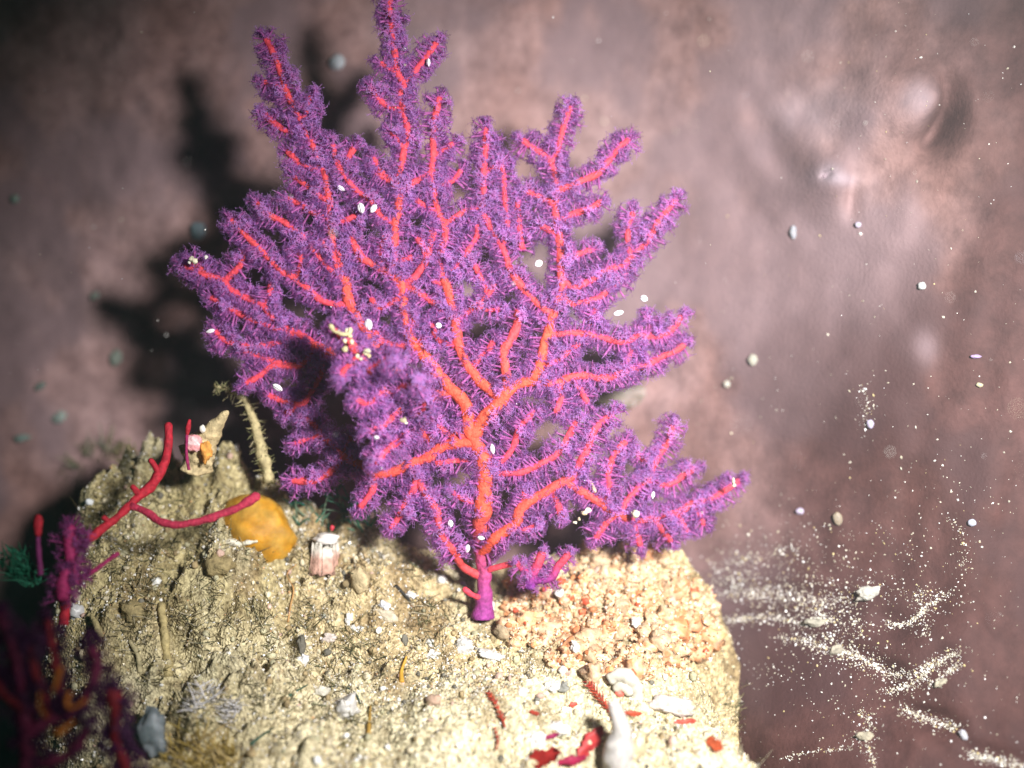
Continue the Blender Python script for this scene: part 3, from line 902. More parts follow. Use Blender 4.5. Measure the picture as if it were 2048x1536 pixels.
# one polyp: a short column and eight feathered tentacles
def polyp_template(seed, npin=3):
    rg = np.random.default_rng(seed)
    V = []; F = []; C = []
    n = 0
    base_c = np.array([0.56, 0.10, 0.40]); mid_c = np.array([0.61, 0.19, 0.53]); tip_c = np.array([0.53, 0.30, 0.72])
    k = 5
    H = rg.uniform(0.05, 0.21)                      # how far the column stands off the branch
    opn = rg.uniform(0.55, 1.0)                     # how far the tentacles are spread
    hs = [(-0.03, 0.050), (0.035, 0.018), (H, 0.019)]
    ph = np.linspace(0, 2 * np.pi, k, endpoint=False)
    for j, (h, r) in enumerate(hs):
        V.append(np.stack([r * np.cos(ph), r * np.sin(ph), np.full(k, h)], -1)); C.append(np.tile(base_c * (1 - .5 * j) + mid_c * .5 * j, (k, 1)))
    for j in range(2):
        for a in range(k):
            b = (a + 1) % k
            F += [(j * k + a, j * k + b, (j + 1) * k + b), (j * k + a, (j + 1) * k + b, (j + 1) * k + a)]
    n = 3 * k
    for t in range(8):
        if rg.uniform() < 0.06:
            continue
        a = 2 * np.pi * (t + rg.uniform(-0.3, 0.3)) / 8
        L = rg.uniform(0.11, 0.175)
        er = np.array([math.cos(a), math.sin(a), 0]); et = np.array([-math.sin(a), math.cos(a), 0]); ez = np.array([0, 0, 1.0])
        rise = rg.uniform(0.3, 0.8) + 0.9 * (1 - opn); droop = rg.uniform(0.4, 1.5); sway = rg.uniform(-0.7, 0.7)
        s = np.linspace(0, 1, 4)
        ctr = np.array([0, 0, H]) + np.outer(0.018 + L * opn * s * (1.0 - 0.2 * s), er) + np.outer(L * (rise * s - droop * s * s * 0.8), ez) + np.outer(L * sway * s * s, et)
        w = 0.0080 * (1 - 0.6 * s)
        V.append(ctr + et * w[:, None]); V.append(ctr - et * w[:, None])
        cc = mid_c * (1 - s)[:, None] + tip_c * s[:, None]
        C.append(cc); C.append(cc)
        for j in range(3):
            F += [(n + j, n + 4 + j, n + 5 + j), (n + j, n + 5 + j, n + 1 + j)]
        n += 8
        for q in range(npin):
            sq = 0.25 + 0.75 * q / (npin - 1)
            c0 = np.array([np.interp(sq, s, ctr[:, d]) for d in range(3)])
            pl_ = 0.058 * (1 - 0.35 * sq) * rg.uniform(0.6, 1.3)
            fw = er * 0.35 + ez * rg.uniform(-0.5, 0.6)
            for sg in (-1, 1):
                d = et * sg + fw * 0.8; d /= np.linalg.norm(d)
                V.append(np.array([c0 - er * 0.0065, c0 + er * 0.0065, c0 + d * pl_]))
                C.append(np.array([mid_c * (1 - sq) + tip_c * sq, mid_c * (1 - sq) + tip_c * sq, tip_c * 1.08]))
                F.append((n, n + 1, n + 2)); n += 3
    return np.vstack(V), np.array(F), np.vstack(C)


TPL = [polyp_template(100 + i) for i in range(14)]


def polyps_on(c, rr, dens, rg, tipped=True, scale=1.0):
    """positions, directions and scales of the polyps along one branch"""
    t, a, b = frames(c)
    seg = np.linalg.norm(np.diff(c, axis=0), axis=1); s = np.concatenate([[0], np.cumsum(seg)])
    out = []
    per = 92.0 * dens
    m_ = max(3, int(s[-1] * per))
    ss = np.sort(rg.uniform(0, s[-1], m_))
    cam_dir = np.array([0, -1.0, 0])
    for q in ss:
        p = np.array([np.interp(q, s, c[:, d]) for d in range(3)]); i = min(len(t) - 1, int(np.searchsorted(s, q)))
        r = float(np.interp(q, s, rr)); tt = t[i]
        f = cam_dir - (cam_dir @ tt) * tt; nf = np.linalg.norm(f)
        f = f / nf if nf > 0.2 else a[i]
        sd = np.cross(tt, f)
        u = rg.uniform()
        if u < 0.80:
            ang = (1 if rg.uniform() < 0.5 else -1) * math.pi / 2 + rg.normal() * 0.34
        elif u < 0.80 + (0.012 if r > 0.085 else 0.035):
            ang = rg.normal() * 0.7
        else:
            ang = math.pi + rg.normal() * 0.7
        d = f * math.cos(ang) + sd * math.sin(ang) + tt * rg.normal() * 0.28
        d /= np.linalg.norm(d)
        out.append((p + d * r * 0.85, d, scale * (0.64 + 0.74 * rg.beta(2, 2))))
    if tipped:
        for k in range(17):
            d = t[-1] + rg.normal(size=3) * 0.55; d /= np.linalg.norm(d)
            out.append((c[-1] + d * rr[-1] * 0.8, d, scale * rg.uniform(0.75, 1.05)))
    return out


rg = np.random.default_rng(5)
POL = []
for i, (r0, r1, dn, pl) in enumerate(BR):
    c, rr = branch_mesh('branch', pl, r0, r1, fan, i + 1)
    POL += [q for q in polyps_on(c, rr, dn, rg, True, 1.0) if not (q[0][2] < -3.45 and abs(q[0][0] + 0.55) < 0.75)]
up = trunk_c[:, 2] > -2.9
POL += polyps_on(trunk_c[up], trunk_r[up], 0.55, rg, False)
print('polyps', len(POL))


def frame_of(d, spin):
    d = d / np.linalg.norm(d)
    h = np.array([1.0, 0, 0]) if abs(d[0]) < 0.8 else np.array([0, 0, 1.0])
    x = np.cross(h, d); x /= np.linalg.norm(x); y = np.cross(d, x)
    return np.stack([x * math.cos(spin) + y * math.sin(spin), -x * math.sin(spin) + y * math.cos(spin), d], 1)


def polyp_mass(mb, items, rg):
    for (p, d, s) in items:
        V, F, C = TPL[rg.integers(len(TPL))]
        M3 = frame_of(d, rg.uniform(0, 6.28)) * s
        mb.add(V @ M3.T + p, [F], C * rg.uniform(0.82, 1.15))


# the 300 nearest are polyps of their own, the rest one mass
order = np.argsort([p[0][1] + 0.35 * p[1][1] for p in POL])
near = [POL[i] for i in order[:300]]; rest = [POL[i] for i in order[300:]]
tpl_mesh = []
for V, F, C in TPL:
    tpl_mesh.append(MB().add(V, [F], C).mesh('polyp', M_polyp))
for (p, d, s) in near:
    o = link('polyp', tpl_mesh[rg.integers(len(tpl_mesh))], fan)
    M3 = frame_of(d, rg.uniform(0, 6.28)) * s
    m4 = Matrix([[*M3[0], p[0] - base[0]], [*M3[1], p[1] - base[1]], [*M3[2], p[2] - base[2]], [0, 0, 0, 1]])
    o.matrix_basis = m4
mb = MB(); polyp_mass(mb, rest, rg)
o = part('polyp_mass', mb, M_polyp, fan)
tag(o, kind='stuff')

# small sprig beside the foot of the fan
SPR = [(9, 7, [(1058, 1176, -0.25), (1066, 1150, -0.3), (1076, 1126, -0.35), (1083, 1110, -0.35)]),
       (7, 6, [(1064, 1160, -0.28), (1100, 1156, -0.4), (1116, 1134, -0.45), (1136, 1110, -0.5)]),
       (6, 5, [(1064, 1152, -0.3), (1046, 1140, -0.35), (1036, 1128, -0.35)])]
sprig = thing('sea_fan_sprig', to3(SPR[0][2][:1])[0], 'small stubby purple sprig with red centres just right of the large fan stalk', 'sea fan')
it = []
for i, (r0, r1, pl) in enumerate(SPR):
    c = to3(pl); q = resample(np.column_stack([c, np.linspace(r0, r1, len(c)) / 100 * 1.3]), 0.06)
    low = sstep(-3.4, -4.0, q[:, 2])[:, None]
    mb = MB(); tube(mb, q[:, :3], q[:, 3], 10, RED * (1 - low) + STALK * low, 0.2, i + 400)
    part('branch', mb, M_branch, sprig)
    it += polyps_on(q[:, :3], q[:, 3], 0.8, rg, True, 0.7)
mb = MB(); polyp_mass(mb, it, rg)
tag(part('polyp_mass', mb, M_polyp, sprig), kind='stuff')

# ------------------------------------------------------------------ small white shells on the fan
def fan_shell(px, py, y, L, W, ang, label, pink=0.0, group='tiny white shells on the sea fan'):
    y -= 0.22; L *= 0.85; W *= 0.85
    mb = MB()
    u = np.linspace(0, 2 * np.pi, 14, endpoint=False); w = np.linspace(-1, 1, 11)
    prof = np.sqrt(np.clip(1 - np.abs(w) ** 1.7, 0.004, 1))
    ring = np.stack([np.repeat(w[:, None] * L / 2, 14, 1),
                     -(prof[:, None] * np.sin(u)[None]) * W * 0.34,
                     (prof[:, None] * np.cos(u)[None]) * W / 2 * (1 + 0.05 * np.sin(9 * w))[:, None]], -1)
    v = ring.reshape(-1, 3)
    idx = np.arange(11 * 14).reshape(11, 14)
    q = np.stack([idx[:-1], np.roll(idx[:-1], -1, 1), np.roll(idx[1:], -1, 1), idx[1:]], -1).reshape(-1, 4)
    c = np.tile(np.array([0.86, 0.84, 0.88]), (len(v), 1))
    t = sstep(-0.2, 0.9, v[:, 0] / (L / 2))[:, None]
    c = c * (1 - 0.5 * t) + np.array([0.80, 0.62, 0.66 + pink * 0.1]) * 0.5 * t
    v = v @ rotmat(0, math.radians(ang), 0).T
    mb.add(v + P(px, py, y), [q], c)
    # a faint ridge along the back
    rc = np.array([[-L * 0.42, -W * 0.30, 0], [0, -W * 0.40, 0], [L * 0.42, -W * 0.30, 0]]) @ rotmat(0, math.radians(ang), 0).T + P(px, py, y)
    tube(mb, resample(rc, 0.03), 0.012, 5, (0.88, 0.86, 0.88))
    return single('tiny_shell', mb, M_shell, label, 'shell', group)


fan_shell(722, 416, -0.55, 0.25, 0.17, 75, 'larger left one of two white shells sitting side by side on the sea fan')
fan_shell(747, 417, -0.55, 0.22, 0.14, 125, 'right one of two white shells sitting side by side on the sea fan')
fan_shell(681, 376, -0.5, 0.22, 0.11, 32, 'slanting white shell just up and left of the pair of shells on the fan')
fan_shell(737, 649, -1.5, 0.25, 0.17, 80, 'upright pale violet shell just right of the tan debris on the fan')
fan_shell(1077, 527, -0.5, 0.20, 0.17, 150, 'round white shell alone in the upper right middle of the sea fan')
fan_shell(1288, 597, 0.0, 0.19, 0.16, 30, 'white shell perched on the right-hand edge of the fan')
fan_shell(1237, 626, -0.2, 0.25, 0.13, 165, 'lengthwise white shell just left of the one on the right fan edge')
fan_shell(555, 775, -0.6, 0.26, 0.14, 32, 'white shell low on the left side of the fan above the mound')
fan_shell(421, 662, -0.6, 0.20, 0.10, 165, 'narrow white shell on the leftmost lower twig of the fan')
fan_shell(627, 180, -0.4, 0.16, 0.14, 60, 'small bluish white shell on the tall left branch of the fan')
fan_shell(857, 125, -0.3, 0.20, 0.09, 85, 'slim white shell on the side twig near the top of the fan')
fan_shell(877, 651, -0.6, 0.15, 0.14, 20, 'small pinkish round shell in the middle of the fan', 1)
fan_shell(753, 875, -2.0, 0.11, 0.08, 15, 'tiny bright white shell on the lower knob of the near clump')
fan_shell(1306, 990, -0.3, 0.17, 0.09, 100, 'violet white shell on the lower right arm of the fan')
fan_shell(901, 1047, -0.3, 0.17, 0.13, 80, 'violet white shell low on the left of the fan stalk')
fan_shell(935, 1097, -0.3, 0.19, 0.12, 100, 'pinkish shell against the left side of the fan stalk')
fan_shell(962, 1076, -0.5, 0.17, 0.10, 10, 'shell lying across the front of the fan stalk')
fan_shell(985, 898, -0.5, 0.24, 0.11, 82, 'pale upright shell beside the fork where the fan trunk divides')


def crumbs(mb, pts, y, r, cols, seed):
    for i, (a, b, k) in enumerate(pts):
        blob(mb, P(a, b, y + R.uniform(-0.06, 0.06)), r * k * R.uniform(0.7, 1.3, 3), 0.4, 1.8, seed + i, pick(cols, [1] * len(cols), 1)[0], 9, 6)
    return mb


TAN = [(0.62, 0.54, 0.30), (0.72, 0.66, 0.45), (0.55, 0.44, 0.24)]
mb = MB()
q = resample(np.array([P(660, 650, -2.05), P(668, 662, -2.1), P(682, 667, -2.12), P(697, 668, -2.1), P(700, 660, -2.1)]), 0.05)
tube(mb, q, 0.04 + 0.012 * np.sin(np.arange(len(q)) * 1.3), 7, TAN[0], 0.5, 3)
crumbs(mb, [(690, 682, 1), (703, 684, 1), (690, 698, 1.1), (715, 712, 1), (722, 718, .8), (735, 702, 1.2), (731, 706, 1), (738, 712, .7), (676, 664, 1.1), (694, 662, 1), (700, 672, .9)], -2.08, 0.045, TAN, 30)
single('debris', mb, M_crust, 'tan crumbly debris caught on top of the near purple clump', 'debris')
mb = crumbs(MB(), [(383, 518, 1.3), (390, 522, 1), (378, 524, .8), (412, 514, .6)], -0.6, 0.05, [(0.72, 0.68, 0.5), (0.8, 0.78, 0.7)], 60)
single('debris', mb, M_crust, 'pale grit crumb on the leftmost tip of the fan', 'debris')
mb = crumbs(MB(), [(1168, 1026, 1.2), (1176, 1020, 1), (1150, 1045, .8), (1158, 1038, .7)], -0.5, 0.05, [(0.78, 0.72, 0.58), (0.7, 0.6, 0.4)], 70)
single('debris', mb, M_crust, 'cream crumbs lodged under the lower right arm of the fan', 'debris')
mb = crumbs(MB(), [(1272, 1028, 1.3), (1266, 1026, .8)], -0.4, 0.05, [(0.8, 0.7, 0.55)], 80)
single('debris', mb, M_crust, 'cream crumb on the fork of the lower right arm of the fan', 'debris')
mb = tube(MB(), resample(np.array([P(1172, 962, -0.4), P(1182, 966, -0.42), P(1190, 982, -0.4)]), 0.04), 0.035, 7, (0.62, 0.48, 0.30), 0.4, 9)
single('debris', mb, M_crust, 'bent beige fragment between two twigs at the lower right of the fan', 'debris')
mb = crumbs(MB(), [(1467, 962, 1), (1468, 970, .8)], -0.1, 0.05, [(0.75, 0.68, 0.5)], 90)
single('debris', mb, M_crust, 'pale crumb at the far right tip of the fan', 'debris')
mb = crumbs(MB(), [(807, 840, 1.2), (812, 846, .8)], -1.75, 0.045, [(0.62, 0.55, 0.35), (0.75, 0.7, 0.55)], 95)
single('debris', mb, M_crust, 'tan crumb in the middle of the near purple clump', 'debris')

# ------------------------------------------------------------------ peach coloured colony right of the stalk
PX0 = on_rock(1220, 1230)
colony = thing('encrusting_colony', PX0, 'bumpy peach and orange encrusting colony right of the fan stalk', 'sponge')
lobes = []
tries = 0
while len(lobes) < 280 and tries < 12000:
    tries += 1
    a, b = R.uniform(985, 1460), R.uniform(1085, 1365)
    e = ((a - 1222) / 225) ** 2 + ((b - 1222 - 0.06 * (a - 1222)) / 132) ** 2
    if e > 1 + 0.35 * float(fbm(a / 40, b / 40, 1.0, 8, 2)) or (a < 1140 and b < 1165) or (a < 1015):
        continue
    rr_ = 9 + 17 * R.uniform() ** 1.8
    if any((a - p[0]) ** 2 + ((b - p[1]) * 1.15) ** 2 < (0.56 * (rr_ + p[2])) ** 2 for p in lobes):
        continue
    lobes.append((a, b, rr_))
PEACH = [(0.62, 0.29, 0.13), (0.64, 0.38, 0.20), (0.58, 0.23, 0.10), (0.62, 0.44, 0.27), (0.52, 0.33, 0.19), (0.42, 0.24, 0.13)]
gpos = []
for i, (a, b, rr_) in enumerate(lobes):
    p = on_rock(a, b)
    nrm = rock_normal(np.array(p[0]), np.array(p[1]))
    s_ = rr_ / 100 * R.uniform(0.85, 1.2)
    cpos = p + nrm * R.uniform(-0.05, 0.06)
    sc3 = np.array([s_, s_ * 0.9, s_ * R.uniform(0.65, 1.15)])
    mb = blob(MB(), cpos, sc3, 0.55, 2.6, 500 + i, pick(PEACH, [3, 3, 2, 2, 2, 1], 1, 0.14)[0], 14, 10, rotmat(*R.uniform(-.8, .8, 3)), (0.66, 0.48, 0.31))
    lo = link('lobe', mb.mesh('lobe', M_colony, True, origin=cpos), colony, tuple(cpos - np.array(colony.location)))
    for k in range(9):
        d = R.normal(size=3) + nrm * 1.0 + np.array([0, -0.6, 0]); d /= np.linalg.norm(d)
        gpos.append(cpos + d * s_ * R.uniform(0.95, 1.15))
    if R.uniform() < 0.42 and rr_ > 11:
        fd = nrm * 0.55 + np.array([0.35 * R.normal(), -0.75, 0.35 * R.normal()]); fd /= np.linalg.norm(fd)
        sp_ = cpos + fd * s_ * 0.88
        sr = 0.04 + 0.06 * R.uniform() ** 2
        mb = blob(MB(), sp_, np.array([sr * R.uniform(.8, 1.4), sr * .7, sr]), 0.35, 2, 900 + i, pick([(0.66, 0.10, 0.04), (0.58, 0.20, 0.08), (0.62, 0.28, 0.12), (0.40, 0.15, 0.06)], [2, 2, 2, 1.5], 1)[0], 9, 6)
        link('siphon', mb.mesh('siphon', M_colony, True, origin=cpos), lo)
gpos = np.array(gpos)
mb = MB(); grains(mb, gpos, R.uniform(0.010, 0.032, len(gpos)), pick([(0.74, 0.64, 0.46), (0.80, 0.76, 0.68), (0.66, 0.48, 0.26), (0.45, 0.30, 0.16), (0.68, 0.34, 0.16)], [3, 2, 3, 1, 1.5], len(gpos)))
tag(part('sand_coat', mb, M_grain, colony, False), kind='stuff')

# ------------------------------------------------------------------ the left mound: bare red branch and its neighbours
CRIM = np.array([0.42, 0.018, 0.035]); DKP = np.array([0.16, 0.02, 0.10]); MAGR = np.array([0.30, 0.02, 0.10])


def tubes_thing(name, label, cat, specs, mat, base=None, group=None, partname='branch', rough=0.32, sides=9):
    """specs: (part name, [(px, py, y)], r0, r1 px, colour)"""
    b0 = P(*specs[0][1][0]) if base is None else base
    t = thing(name, b0, label, cat, group)
    for i, (pn, pl, r0, r1, colr) in enumerate(specs):
        c = np.array([P(*q) for q in pl])
        rr_ = r0 if isinstance(r0, (list, tuple)) else np.linspace(r0, r1, len(c))
        q = resample(np.column_stack([c, np.asarray(rr_, float) / 100 * (D + c[:, 1]) / D]), 0.05)
        mb = MB(); tube(mb, q[:, :3], q[:, 3], sides, colr, rough, 700 + i)
        part(pn, mb, mat, t)
    return t


tubes_thing('bare_gorgonian', 'bare dark red branching stem reaching over the left mound of rock', 'gorgonian', [
    ('stem', [(128, 1250, -2.3), (132, 1180, -2.2), (140, 1120, -2.1), (165, 1090, -2.0), (200, 1060, -1.9), (240, 1030, -1.7), (270, 1000, -1.5), (300, 975, -1.3), (320, 945, -1.1), (335, 900, -0.9), (337, 852, -0.8)], [11, 11, 10, 8, 9, 9, 9, 10, 10, 9, 8], 0, CRIM),
    ('branch', [(262, 1012, -1.6), (290, 1022, -1.65), (320, 1042, -1.75), (350, 1050, -1.8), (400, 1042, -1.8), (450, 1025, -1.75), (485, 1010, -1.7), (512, 993, -1.65)], 7, 9, np.array([0.42, 0.03, 0.07])),
    ('side_bud', [(318, 945, -1.15), (308, 930, -1.2), (302, 922, -1.2)], 7, 6, CRIM),
    ('side_bud', [(280, 992, -1.45), (272, 982, -1.5), (266, 975, -1.5)], 7, 6, CRIM),
    ('side_bud', [(222, 1046, -1.8), (213, 1040, -1.85), (208, 1036, -1.85)], 6, 5, CRIM),
    ('branch', [(158, 1160, -2.2), (190, 1140, -2.2), (215, 1122, -2.15), (235, 1108, -2.1)], 5, 4, MAGR)], M_branch)
tubes_thing('bud_stalk', 'dark stalk with a red oval bud left of the bare red branch', 'gorgonian', [
    ('stalk', [(82, 1150, -2.5), (78, 1110, -2.5), (76, 1070, -2.5)], 6, 5, DKP),
    ('bud', [(76, 1072, -2.5), (76, 1050, -2.5), (76, 1036, -2.5)], [6, 11, 7], 0, CRIM)], M_branch)
# purple fuzzy foot where the bare branch rises
pf = thing('purple_tuft', P(140, 1130, -2.4), 'violet feathery tuft at the foot of the bare red branch', 'gorgonian')
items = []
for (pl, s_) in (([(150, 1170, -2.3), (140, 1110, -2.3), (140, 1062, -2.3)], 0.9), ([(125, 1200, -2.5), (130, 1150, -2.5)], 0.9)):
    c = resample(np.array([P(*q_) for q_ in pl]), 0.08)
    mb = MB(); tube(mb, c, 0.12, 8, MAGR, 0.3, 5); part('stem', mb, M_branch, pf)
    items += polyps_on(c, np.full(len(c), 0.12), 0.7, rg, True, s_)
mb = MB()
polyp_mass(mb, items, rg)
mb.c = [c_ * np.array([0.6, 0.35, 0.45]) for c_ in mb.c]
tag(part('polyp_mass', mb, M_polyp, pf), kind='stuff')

def fuzzy_gorgonian(name, label, stems, base, tint, dens=0.5, sc=1.0):
    """stems: [(px, py, y)...], r0, r1; dim coral, its polyps tinted dark to paint in the shade"""
    t = thing(name, P(*base), label, 'gorgonian')
    items = []
    for i, (pn, pl, r0, r1, colr) in enumerate(stems):
        c = np.array([P(*q_) for q_ in pl])
        q = resample(np.column_stack([c, np.linspace(r0, r1, len(c)) / 100 * (D + c[:, 1]) / D]), 0.06)
        mb = MB(); tube(mb, q[:, :3], q[:, 3], 9, colr, 0.35, 800 + i); part(pn, mb, M_branch, t)
        items += polyps_on(q[:, :3], q[:, 3], dens, rg, True, sc)
    mb = MB(); polyp_mass(mb, items, rg)
    mb.c = [c_ * np.array(tint) for c_ in mb.c]  # tint puts the shade into the polyp colour
    tag(part('polyp_mass', mb, M_polyp, t), kind='stuff')


fuzzy_gorgonian('shadowed_gorgonian', 'blurred dark purple gorgonian stems in the shade at the lower left corner', [  # stem colours scaled down, the shade is painted into them
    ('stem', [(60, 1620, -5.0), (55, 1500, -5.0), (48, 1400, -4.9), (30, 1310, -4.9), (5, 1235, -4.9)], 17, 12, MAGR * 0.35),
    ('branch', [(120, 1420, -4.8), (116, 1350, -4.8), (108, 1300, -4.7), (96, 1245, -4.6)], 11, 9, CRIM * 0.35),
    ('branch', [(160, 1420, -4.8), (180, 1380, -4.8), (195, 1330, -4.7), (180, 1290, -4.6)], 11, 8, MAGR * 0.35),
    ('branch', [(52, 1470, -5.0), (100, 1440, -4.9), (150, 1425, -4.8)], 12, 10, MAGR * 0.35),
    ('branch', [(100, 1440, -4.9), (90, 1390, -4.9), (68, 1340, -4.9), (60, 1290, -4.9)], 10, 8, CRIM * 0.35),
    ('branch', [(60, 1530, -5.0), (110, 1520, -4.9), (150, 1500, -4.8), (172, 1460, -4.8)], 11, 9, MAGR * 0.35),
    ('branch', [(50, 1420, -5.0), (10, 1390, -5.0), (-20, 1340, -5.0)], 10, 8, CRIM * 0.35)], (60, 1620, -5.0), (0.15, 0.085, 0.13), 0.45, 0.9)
fuzzy_gorgonian('shadowed_sprig', 'thick violet sprig with a red tail at the lower left in front of the rock', [  # red stem darkened in its colour to stand for shade
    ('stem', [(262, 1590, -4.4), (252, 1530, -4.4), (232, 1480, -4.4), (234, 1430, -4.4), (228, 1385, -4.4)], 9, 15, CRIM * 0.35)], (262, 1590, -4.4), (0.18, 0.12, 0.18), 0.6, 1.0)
OR = np.array([0.50, 0.15, 0.015])
tubes_thing('orange_threads', 'curled orange threads among the shaded stems at lower left', 'thread', [
    ('thread', [(122, 1335, -5.2), (116, 1355, -5.2), (108, 1380, -5.2)], 5, 3, OR),
    ('thread', [(140, 1385, -5.2), (134, 1400, -5.2), (138, 1415, -5.2), (155, 1412, -5.2), (170, 1400, -5.2)], 5, 3, OR),
    ('thread', [(112, 1468, -5.2), (128, 1458, -5.2), (144, 1444, -5.2)], 7, 4, OR * 1.1),
    ('thread', [(80, 1385, -5.3), (78, 1410, -5.3), (92, 1435, -5.3)], 4, 2, OR * 0.6)], M_branch)

# pointed shell with pink and orange growth on top of the mound
ps = thing('pointed_shell', P(395, 935, -0.2), 'pointed tan shell with a pink patch and orange base on top of the left mound', 'shell')
q = resample(np.array([[*P(388, 938, -0.1), .30], [*P(398, 905, -0.2), .33], [*P(415, 875, -0.3), .22], [*P(432, 850, -0.4), .15], [*P(452, 827, -0.5), .07]]), 0.05)
tube(mb := MB(), q[:, :3], q[:, 3] * (1 + 0.08 * np.sin(np.arange(len(q)) * 1.1)), 12, (0.56, 0.45, 0.25), 0.35, 12); part('body', mb, M_crust, ps)
mb = blob(MB(), P(388, 886, -0.62), (0.17, 0.10, 0.18), 0.3, 2, 21, (0.80, 0.32, 0.33), 14, 9, None, (0.82, 0.66, 0.66)); part('pink_patch', mb, M_crust, ps)
mb = blob(MB(), P(412, 902, -0.6), (0.12, 0.10, 0.20), 0.3, 2, 22, (0.70, 0.32, 0.07)); part('orange_patch', mb, M_crust, ps)
mb = blob(MB(), P(405, 858, -0.6), (0.06, 0.05, 0.08), 0.2, 2, 23, (0.82, 0.80, 0.72)); part('white_spot', mb, M_shell, ps)
tubes_thing('thread_bud', 'thin red thread with a small club tip left of the pointed shell', 'alga', [
    ('stalk', [(378, 940, -1.0), (373, 905, -1.0), (374, 870, -1.0)], 3, 3, MAGR), ('club', [(374, 872, -1.0), (377, 856, -1.0), (379, 842, -1.0)], [3, 6, 4], 0, CRIM)], M_branch)

# feathery tan stalk left of the fan
hy = thing('hydroid', P(535, 960, 0.6), 'tall fuzzy tan hydroid stalk between the left mound and the fan', 'hydroid')
hc = np.array([P(540, 965, 0.4), P(528, 915, 0.4), P(514, 870, 0.4), P(500, 825, 0.4), P(486, 795, 0.4), P(455, 780, 0.4), P(430, 772, 0.4)])
q = resample(np.column_stack([hc, np.array([.13, .12, .10, .07, .05, .03, .02])]), 0.05)
tube(mb := MB(), q[:, :3], q[:, 3], 8, (0.45, 0.38, 0.20), 0.5, 31); part('stalk', mb, M_crust, hy)
mb = MB()
for i in range(210):
    p = q[R.integers(0, len(q))]; d = R.normal(size=3) * np.array([1, .6, .7]); d /= np.linalg.norm(d); L = R.uniform(0.08, 0.26)
    tube(mb, np.array([p[:3], p[:3] + d * L * .6, p[:3] + d * L + R.normal(size=3) * 0.03]), np.array([.014, .01, .005]), 4, pick([(0.45, 0.40, 0.2), (0.3, 0.3, 0.14), (0.55, 0.48, 0.3)], [1, 1, 1], 1)[0])
tag(part('bristles', mb, M_alga, hy), kind='stuff')

# amber tunicate with its sandy band
am = thing('amber_tunicate', P(500, 1130, -0.9), 'glossy amber rounded tunicate on the left part of the rock', 'tunicate')
ac = on_rock(505, 1075)
ay = ac[1] + 0.15
mb = blob(MB(), P(512, 1066, ay + 0.05), (0.80, 0.50, 0.70), 0.16, 1.3, 31, (0.48, 0.23, 0.015), 28, 18, rotmat(0, .35, 0), (0.48, 0.27, 0.04)); part('tunic', mb, M_amber, am)
mb = blob(MB(), P(478, 1128, ay - 0.22), (0.34, 0.28, 0.22), 0.25, 1.8, 34, (0.44, 0.23, 0.04), 18, 12); part('lower_fold', mb, M_amber, am)
mb = MB(); q = resample(np.array([P(425, 1088, ay - 0.30), P(455, 1085, ay - 0.42), P(485, 1087, ay - 0.50), P(512, 1083, ay - 0.50)]), 0.04)
tube(mb, q, 0.055 + 0.03 * noise3(q[:, 0] * 6, 1.0, 2.0, 3), 8, (0.72, 0.68, 0.55), 0.6, 41); part('sand_band', mb, M_crust, am)

# pink barnacle
bc = on_rock(650, 1128); by = bc[1]
bn = thing('barnacle', bc, 'white topped pink barnacle between the amber tunicate and the fan', 'barnacle')
for k in range(7):
    a = 2 * math.pi * k / 7 + 0.2
    a1 = a + 2 * math.pi / 7 * 0.97
    V = []; Cc = []
    for j in range(5):
        h = j / 4
        for aa in np.linspace(a, a1, 5):
            for dr in (0, -0.05):
                rad = (0.33 - 0.09 * h + dr) * (1 + 0.12 * math.sin(k * 1.7 + 1) + 0.05 * math.sin(aa * 14 + h * 5))
                V.append(P(650, 1135, by) + np.array([rad * math.cos(aa), rad * math.sin(aa) - 0.05, h * (0.62 + 0.07 * math.sin(k * 2.3)) - 0.1 + 0.03 * math.sin(aa * 9)]))
                Cc.append(np.array([0.52, 0.31, 0.24]) * (1 - sstep(.5, .8, h)) + np.array([0.70, 0.66, 0.58]) * sstep(.5, .8, h))
    V = np.array(V).reshape(5, 5, 2, 3); idx = np.arange(50).reshape(5, 5, 2); F = []
    for sgn in (0, 1):
        ii = idx[:, :, sgn]; f = np.stack([ii[:-1, :-1], ii[:-1, 1:], ii[1:, 1:], ii[1:, :-1]], -1).reshape(-1, 4); F.append(f if sgn == 0 else f[:, ::-1])
    for ii in (idx[0], idx[-1]):
        F.append(np.stack([ii[:-1, 0], ii[:-1, 1], ii[1:, 1], ii[1:, 0]], -1))
    for ii in (idx[:, 0], idx[:, -1]):
        F.append(np.stack([ii[:-1, 0], ii[:-1, 1], ii[1:, 1], ii[1:, 0]], -1))
    part('plate', MB().add(V.reshape(-1, 3), F, np.array(Cc)), M_crust, bn)
mb = blob(MB(), P(652, 1078, by - 0.1), (0.26, 0.24, 0.12), 0.25, 2, 51, (0.78, 0.74, 0.70)); part('lid', mb, M_shell, bn)
mb = blob(MB(), P(664, 1056, by - 0.22), (0.05, 0.05, 0.06), 0.2, 2, 52, (0.45, 0.03, 0.05), 9, 6); part('red_bud', mb, M_soft, bn)

# ------------------------------------------------------------------ threads, tubes and blades on the rock
def strand(name, pxs, r, col, label, cat, lift=0.06, mat=None, rough=0.1, flat=None, taper=0.4):
    c = []
    for j, (a, b) in enumerate(pxs):
        p = on_rock(a, b); c.append(p + rock_normal(np.array(p[0]), np.array(p[1])) * lift * (0.4 + 1.2 * j / max(1, len(pxs) - 1)))
    q = resample(np.array(c), 0.04)
    mb = tube(MB(), q, np.linspace(r, r * taper, len(q)), 7, col, rough, 5, flat)
    return single(name, mb, mat or M_alga, label, cat)


